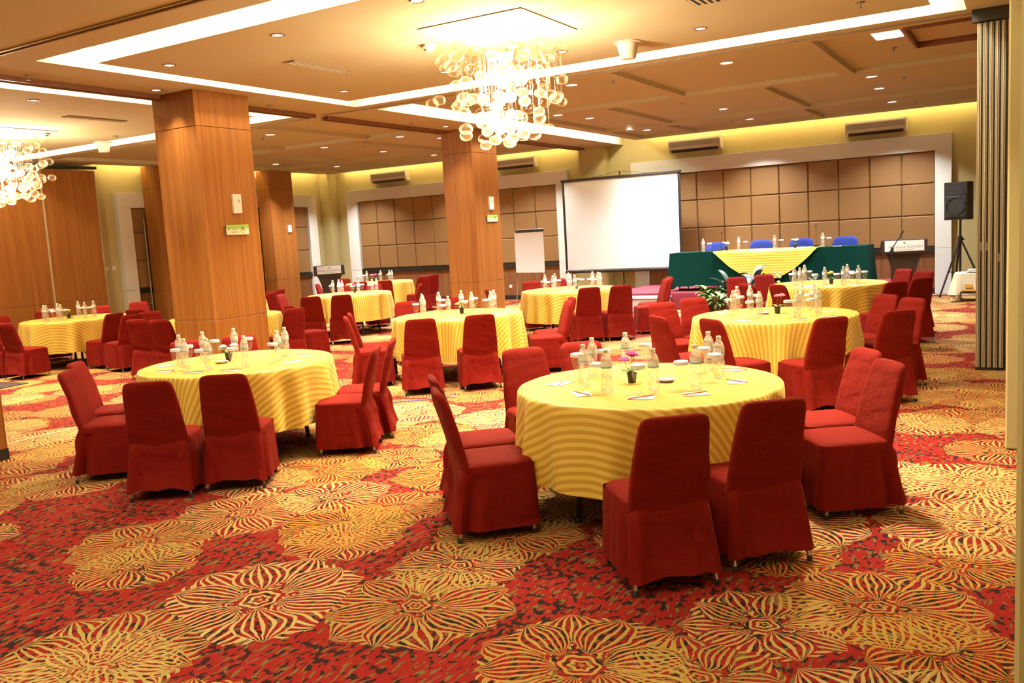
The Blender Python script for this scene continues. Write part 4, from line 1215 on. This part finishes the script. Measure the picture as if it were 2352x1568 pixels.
def desk_mic(x, y, h, lean, label):
    t = thing('desk_microphone', label, 'microphone', (x, y, HZ + 0.006))
    ob('base', RB(-0.05, 0.05, -0.06, 0.06, 0, 0.035, 0.01), 'dark_metal', t)
    ob('gooseneck', MB().tube([(0, 0, 0.03), (lean * 0.3, 0, h * 0.5), (lean, 0, h)], 0.004, 6), 'dark_metal', t)
    ob('capsule', MB().ellipsoid((lean, 0, h + 0.012), 0.016, 0.016, 0.024, 10, 6), 'speaker_black', t)
desk_mic(-5.52, 17.95, 0.36, 0.03, 'desk microphone on the stage table near the projector screen')
desk_mic(-3.62, 17.95, 0.40, 0.0, 'desk microphone on the stage table near the lectern')
for i, x in enumerate((-4.7, -3.85, -3.2)):
    o = ob('notepad', PAD, None, None, (x, 17.78, HZ + 0.006), 0.2 * i)
    tag(o, 'white notepad on the green stage table, ' + ORD[i], 'notepad', 'white notepads on the tables')
wb = ob('wall_remote', RB(-2.86, -2.72, 18.2, 18.26, SZ, SZ + 0.05, 0.006), 'pure_white')
wb.name = 'paper_box'
tag(wb, 'small white box lying on the stage beside the lectern', 'box')

def text(s, size, mat, parent, loc, rot):
    c = bpy.data.curves.new('lettering', 'FONT'); c.body = s; c.size = size; c.extrude = 0.0015; c.align_x = 'LEFT'; c.align_y = 'BOTTOM_BASELINE'
    c.materials.append(MATS[mat])
    tmp = bpy.data.objects.new('lettering_source', c)
    me = bpy.data.meshes.new_from_object(tmp); bpy.data.objects.remove(tmp)
    return ob('lettering', me, mat, parent, loc, rot)
def lectern(x, y, rz, label, full_sign):
    t = thing('lectern', label, 'lectern', (x, y, 0), rz)
    # front is local -y
    ob('base', RB(-0.30, 0.30, -0.22, 0.22, 0.0, 0.10, 0.01), 'dark_wood', t)
    def prof(z):  # waisted stand
        q = (z - 0.1) / 0.86
        return 0.20 + 0.13 * max(0.0, (q - 0.45) / 0.55) ** 2 + 0.05 * (1 - q) ** 3
    rings = [[(-prof(z), -0.17, z), (prof(z), -0.17, z), (prof(z), 0.17, z), (-prof(z), 0.17, z)] for z in [0.10 + 0.86 * i / 10 for i in range(11)]]
    ob('stand', MB().loft(rings), 'dark_wood', t)
    m = MB(); w = 0.40
    side = [(-0.24, 0.95), (0.22, 0.95), (0.28, 1.10), (-0.15, 1.22), (-0.24, 1.20)]
    n = len(side)
    m.add([(-w, y_, z_) for y_, z_ in side] + [(w, y_, z_) for y_, z_ in side], [tuple(range(n)), tuple(range(n, 2 * n))] + [(i, (i + 1) % n, n + (i + 1) % n, n + i) for i in range(n)])
    ob('desk', m, 'dark_wood', t)
    sw = 0.345 if full_sign else 0.31
    p = ob('sign_plate', RB(-sw, sw, -0.252, -0.241, 0.995, 1.195, 0.002), 'paper', t)
    rt = (PI / 2, 0, 0); yy = -0.2525
    x0 = -0.285
    z0 = 1.055
    for s, size, dx in (('A', 0.085, 0.058), ('NGKASA', 0.064, 0.262), ('G', 0.085, 0.062), ('ARDEN', 0.064, 0.2)):
        text(s, size, 'text_brown', p, (x0, yy, z0), rt); x0 += dx
        if s == 'NGKASA': x0 += 0.010
    text('HOTEL PEKANBARU', 0.036, 'text_brown', p, (-0.15, yy, 1.012), rt)
    lg = MB().ellipsoid((0.0, yy, 1.155), 0.026, 0.003, 0.017, 12, 6); lg.ellipsoid((0.014, yy, 1.137), 0.010, 0.003, 0.012, 10, 5)
    ob('leaf_logo', lg, 'logo_green', p)
    return t
lectern(-2.12, 18.55, 0.18, 'dark wooden lectern with white name plate beside the stage', True)
lectern(-16.05, 17.75, 0.72, 'dark wooden lectern with white name plate in the far corner', False)
def mic_stand():
    t = thing('microphone_stand', 'black boom microphone stand in front of the lectern', 'microphone stand', (-2.25, 17.95, 0))
    ob('base', MB().lathe([(0.12, 0), (0.12, 0.012), (0.03, 0.03)], 20), 'dark_metal', t)
    ob('pole', MB().tube([(0, 0, 0.02), (0, 0, 1.02)], 0.012, 8), 'dark_metal', t)
    ob('clutch', RB(-0.022, 0.03, -0.022, 0.022, 1.0, 1.09, 0.006), 'dark_metal', t)
    ob('boom', MB().tube([(-0.05, 0, 0.99), (0.17, 0, 1.33)], 0.009, 8), 'dark_metal', t)
    ob('clip', MB().tube([(0.15, 0, 1.31), (0.21, 0, 1.39)], 0.017, 8, 0.011), 'speaker_black', t)
mic_stand()

# ------------------------------------------------------------------ projector screen, flip chart, loudspeaker, side table
def screen():
    Y = 19.55
    t = thing('projection_screen', 'white tripod projection screen with black border', 'projection screen', (-8.42, Y, 0))
    w = 1.48
    ob('screen_sheet', B(-w + 0.03, w - 0.03, -0.006, 0.0, 0.78, 2.92), 'screen_white', t)
    for s in (-1, 1): ob('side_border', B(s * w - 0.03, s * w + 0.03, -0.008, 0.002, 0.76, 2.95), 'black_trim', t)
    ob('top_bar', RB(-w - 0.05, w + 0.05, -0.03, 0.03, 2.92, 2.985, 0.01), 'black_trim', t)
    ob('case', MB().tube([(-w - 0.06, 0.0, 0.745), (w + 0.06, 0.0, 0.745)], 0.045, 12), 'black_trim', t)
    for s in (-1, 1): ob('case_end', MB().lathe([(0.05, 0), (0.05, 0.03)], 12).move(Matrix.Translation((s * (w + 0.06), 0, 0.745)) @ Matrix.Rotation(PI / 2, 4, 'Y')), 'pure_white', t)
    ob('pole', MB().tube([(0, 0.06, 0.12), (0, 0.06, 3.08)], 0.016, 8), 'dark_metal', t)
    ob('hook', MB().tube([(0, 0.06, 3.07), (0, 0.0, 3.10), (0, -0.02, 3.04)], 0.008, 6), 'steel', t)
    ob('hanging_cord', MB().tube([(-0.7, 0.0, 2.985), (0, 0.0, 3.08), (0.7, 0.0, 2.985)], 0.004, 5), 'dark_metal', t)
    for a in range(3):
        c, s = math.cos(PI / 2 + a * 2.094), math.sin(PI / 2 + a * 2.094)
        ob('leg', MB().tube([(0, 0.06, 0.42), (c * 0.42, 0.06 + s * 0.42, 0.012)], 0.012, 8), 'dark_metal', t)
screen()
def flip_chart():
    t = thing('flip_chart', 'white flip chart easel beside the projection screen', 'flip chart', (-10.35, 18.5, 0), 0.15)
    ob('backing_board', B(-0.36, 0.36, 0.0, 0.012, 0.84, 1.82), 'white_plastic', t)
    ob('paper_pad', MB().loft([[(-0.365, -0.012, 1.79), (0.365, -0.012, 1.79), (0.365, -0.002, 1.79), (-0.365, -0.002, 1.79)],
                              [(-0.365, -0.016, 1.3), (0.365, -0.016, 1.3), (0.365, -0.004, 1.3), (-0.365, -0.004, 1.3)],
                              [(-0.365, -0.030, 0.82), (0.365, -0.045, 0.80), (0.365, -0.035, 0.80), (-0.365, -0.020, 0.82)]]), 'pure_white', t)
    ob('clamp', RB(-0.34, 0.38, -0.03, 0.02, 1.77, 1.845, 0.01), 'black_trim', t)
    for s in (-1, 1): ob('leg', MB().tube([(s * 0.30, 0.02, 1.0), (s * 0.42, 0.0, 0.0)], 0.012, 8), 'steel', t)
    ob('leg', MB().tube([(0, 0.03, 1.6), (0, 0.65, 0.0)], 0.012, 8), 'steel', t)
    ob('fold_line', B(-0.366, 0.366, -0.0185, -0.0165, 1.275, 1.283), 'cream_cloth', t)
flip_chart()
def loudspeaker():
    st = thing('speaker_stand', 'black tripod stand holding the loudspeaker', 'stand', (-1.22, 19.85, 0))
    ob('pole', MB().tube([(0, 0, 0.12), (0, 0, 1.52)], 0.022, 10), 'dark_metal', st)
    ob('collar', MB().lathe([(0.035, 1.08), (0.042, 1.10), (0.042, 1.17), (0.03, 1.19)], 12), 'dark_metal', st)
    ob('knob', MB().ellipsoid((0.055, -0.02, 1.13), 0.025, 0.018, 0.018, 10, 6), 'dark_metal', st)
    for a in range(3):
        an = -PI / 2 - 0.75 + a * 2.094; c, s = math.cos(an), math.sin(an)
        lg = ob('leg', MB().tube([(c * 0.03, s * 0.03, 1.08), (c * 0.50, s * 0.50, 0.02)], 0.018, 8), 'dark_metal', st)
        ob('brace', MB().tube([(0, 0, 0.42), (c * 0.28, s * 0.28, 0.50)], 0.010, 6), 'dark_metal', lg)
        ob('rubber_foot', MB().lathe([(0.025, 0), (0.025, 0.04)], 8, (c * 0.50, s * 0.50, 0)), 'rubber', lg)
    t = thing('loudspeaker', 'black loudspeaker box on a tripod beside the padded wall', 'loudspeaker', (-1.22, 19.85, 1.52), -0.38)
    w, h = 0.225, 0.74
    pl = [(-w, -0.20), (w, -0.20), (w, 0.02), (w * 0.72, 0.20), (-w * 0.72, 0.20), (-w, 0.02)]
    m = MB(); n = len(pl)
    m.add([(x, y, 0) for x, y in pl] + [(x, y, h) for x, y in pl], [tuple(range(n)), tuple(range(n, 2 * n))] + [(i, (i + 1) % n, n + (i + 1) % n, n + i) for i in range(n)])
    ob('cabinet', m, 'speaker_black', t)
    ob('grille', RB(-w + 0.02, w - 0.02, -0.215, -0.198, 0.05, 0.47, 0.006), 'grille_grey', t)
    ob('woofer_ring', MB().lathe([(0.185, 0.0), (0.185, 0.014), (0.165, 0.016), (0.16, 0.0)], 26, close=False).move(Matrix.Translation((0, -0.212, 0.27)) @ Matrix.Rotation(PI / 2, 4, 'X')), 'speaker_black', t)
    hm = MB()
    hm.loft([[(-0.13, -0.206, 0.50), (0.13, -0.206, 0.50), (0.13, -0.206, 0.69), (-0.13, -0.206, 0.69)], [(-0.04, -0.19, 0.57), (0.04, -0.19, 0.57), (0.04, -0.19, 0.62), (-0.04, -0.19, 0.62)]], False, True)
    ob('horn', hm, 'grille_grey', t)
    for sx in (-1, 1):
        for z in (0.52, 0.65): ob('port', B(sx * 0.175 - 0.02, sx * 0.175 + 0.02, -0.204, -0.198, z - 0.025, z + 0.025), 'black_trim', t)
    ob('maker_plate', B(-0.035, 0.035, -0.219, -0.2145, 0.075, 0.09), 'steel', t)
    ob('top_cup', MB().lathe([(0.03, -0.02), (0.03, 0.0)], 12), 'dark_metal', t)
loudspeaker()
def side_table():
    cx, cy = -0.80, 18.75
    t = thing('side_table', 'small low table under a cream cloth by the loudspeaker', 'table', (cx, cy, 0))
    ob('table_top', B(-0.42, 0.42, -0.26, 0.26, 0.49, 0.52), 'table_board', t)
    for sx in (-1, 1):
        for sy in (-1, 1): ob('leg', B(sx * 0.36 - 0.02, sx * 0.36 + 0.02, sy * 0.2 - 0.02, sy * 0.2 + 0.02, 0, 0.49), 'frame_white', t)
    c = ob('side_tablecloth', drape(-0.43, 0.43, -0.27, 0.27, 0.53, 0.20, 9, 0.07), 'cream_cloth', None, (cx, cy, 0))
    tag(c, 'cream cloth with orange print draped on the low side table', 'tablecloth')
    ob('corner_fall', MB().add([(-0.44, -0.28, 0.30), (-0.30, -0.33, 0.22), (-0.50, -0.36, 0.02), (-0.46, -0.20, 0.18)], [(0, 1, 2), (0, 2, 3)]), 'cream_cloth', c)
    ob('print_motif', B(-0.26, -0.12, -0.325, -0.318, 0.27, 0.33), 'orange_print', c)
    ob('hem_band', B(-0.38, 0.40, -0.318, -0.312, 0.205, 0.235), 'orange_print', c)
    for i in range(4):
        p = ob('folded_napkin', RB(-0.22, 0.20, -0.14, 0.12, 0, 0.012, 0.004), 'pure_white', None, (cx - 0.02 + 0.01 * i, cy - 0.03 + 0.006 * i, 0.544 + 0.0125 * i), 0.04 * i)
        tag(p, 'folded white cloth in the pile on the side table, ' + ('lowest', 'second from below', 'third from below', 'topmost')[i], 'cloth', 'folded cloths on the side table')
side_table()
cab = ob('white_cable', MB().tube([(-1.95, 20.25, 0.006), (-1.7, 20.05, 0.006), (-1.45, 20.15, 0.006), (-1.1, 19.95, 0.006), (-0.6, 20.0, 0.006)], 0.007, 6), 'cable_white')
tag(cab, 'white cable lying along the baseboard by the loudspeaker', 'cable')
cab = ob('blue_cable', MB().tube([(-6.55 + 0.14 * i, 6.95 + 0.115 * i + 0.012 * math.sin(i * 1.7), 0.006) for i in range(9)], 0.006, 6), 'cable_blue')
tag(cab, 'thin blue cable on the carpet between two tables', 'cable')
mt = thing('floor_mat', 'dark floor mat with white paper at the picture border', 'mat', (-13.0, 6.95, 0), 0.1)
ob('mat', RB(-0.55, 0.5, -0.30, 0.30, 0, 0.012, 0.003), 'mat_dark', mt)
ob('sheet', B(-0.5, -0.05, -0.16, 0.16, 0.012, 0.016), 'paper', mt)

# plants before the stage
def plant(x, y, label, leaves, mat, seed, pot='pot_brown', flower=None):
    rnd = random.Random(seed)
    t = thing('potted_plant', label, 'potted plant', (x, y, 0))
    ob('pot', MB().lathe([(0.075, 0), (0.105, 0.15), (0.115, 0.15), (0.115, 0.18), (0.10, 0.18), (0.095, 0.15), (1e-4, 0.15)], 18, close=False), pot, t)
    for i in range(leaves[0]):
        a = i * 2.4 + rnd.uniform(-0.3, 0.3)
        L = rnd.uniform(*leaves[1])
        base = rnd.uniform(0.16, leaves[3])
        l = ob('leaf', leaf_mb(L, leaves[2] * rnd.uniform(0.8, 1.15), rnd.uniform(0.5, 1.1), rnd.uniform(0.5, 1.4)), mat, t, (0.02 * math.cos(a), 0.02 * math.sin(a), base), a)
    ob('stem', MB().tube([(0, 0, 0.12), (0.01, 0, leaves[3])], 0.012, 6), 'leaf_dark', t)
    if flower:
        m = MB()
        for k in range(5): m.ellipsoid((rnd.uniform(-0.08, 0.08), rnd.uniform(-0.08, 0.08), leaves[3] + rnd.uniform(0.08, 0.28)), 0.035, 0.035, 0.028, 8, 5)
        ob('flower', m, flower, t)
plant(-5.38, 16.75, 'potted plant with fresh green broad leaves by the stage corner', (30, (0.24, 0.36), 0.065, 0.36), 'leaf', 51)
plant(-5.10, 16.35, 'potted plant with pale striped leaves before the stage', (44, (0.20, 0.30), 0.038, 0.28), 'leaf_pale', 52)
plant(-5.05, 17.00, 'tall dark leaved potted plant before the green table', (30, (0.28, 0.42), 0.075, 0.56), 'leaf_dark', 53)
plant(-4.62, 17.05, 'potted plant with bluish broad leaves before the green table', (28, (0.28, 0.40), 0.08, 0.66), 'leaf_blue', 54)
plant(-4.60, 16.50, 'potted plant with brownish narrow leaves before the stage', (40, (0.26, 0.40), 0.03, 0.50), 'pot_brown', 55)
plant(-4.12, 16.85, 'potted plant with yellow flowers under the gold cloth', (16, (0.22, 0.32), 0.05, 0.46), 'leaf', 56, 'pot_black', 'petal_yellow')
plant(-3.45, 17.05, 'bluish leaved potted plant beneath the stage table end', (16, (0.28, 0.40), 0.07, 0.55), 'leaf_blue', 57)
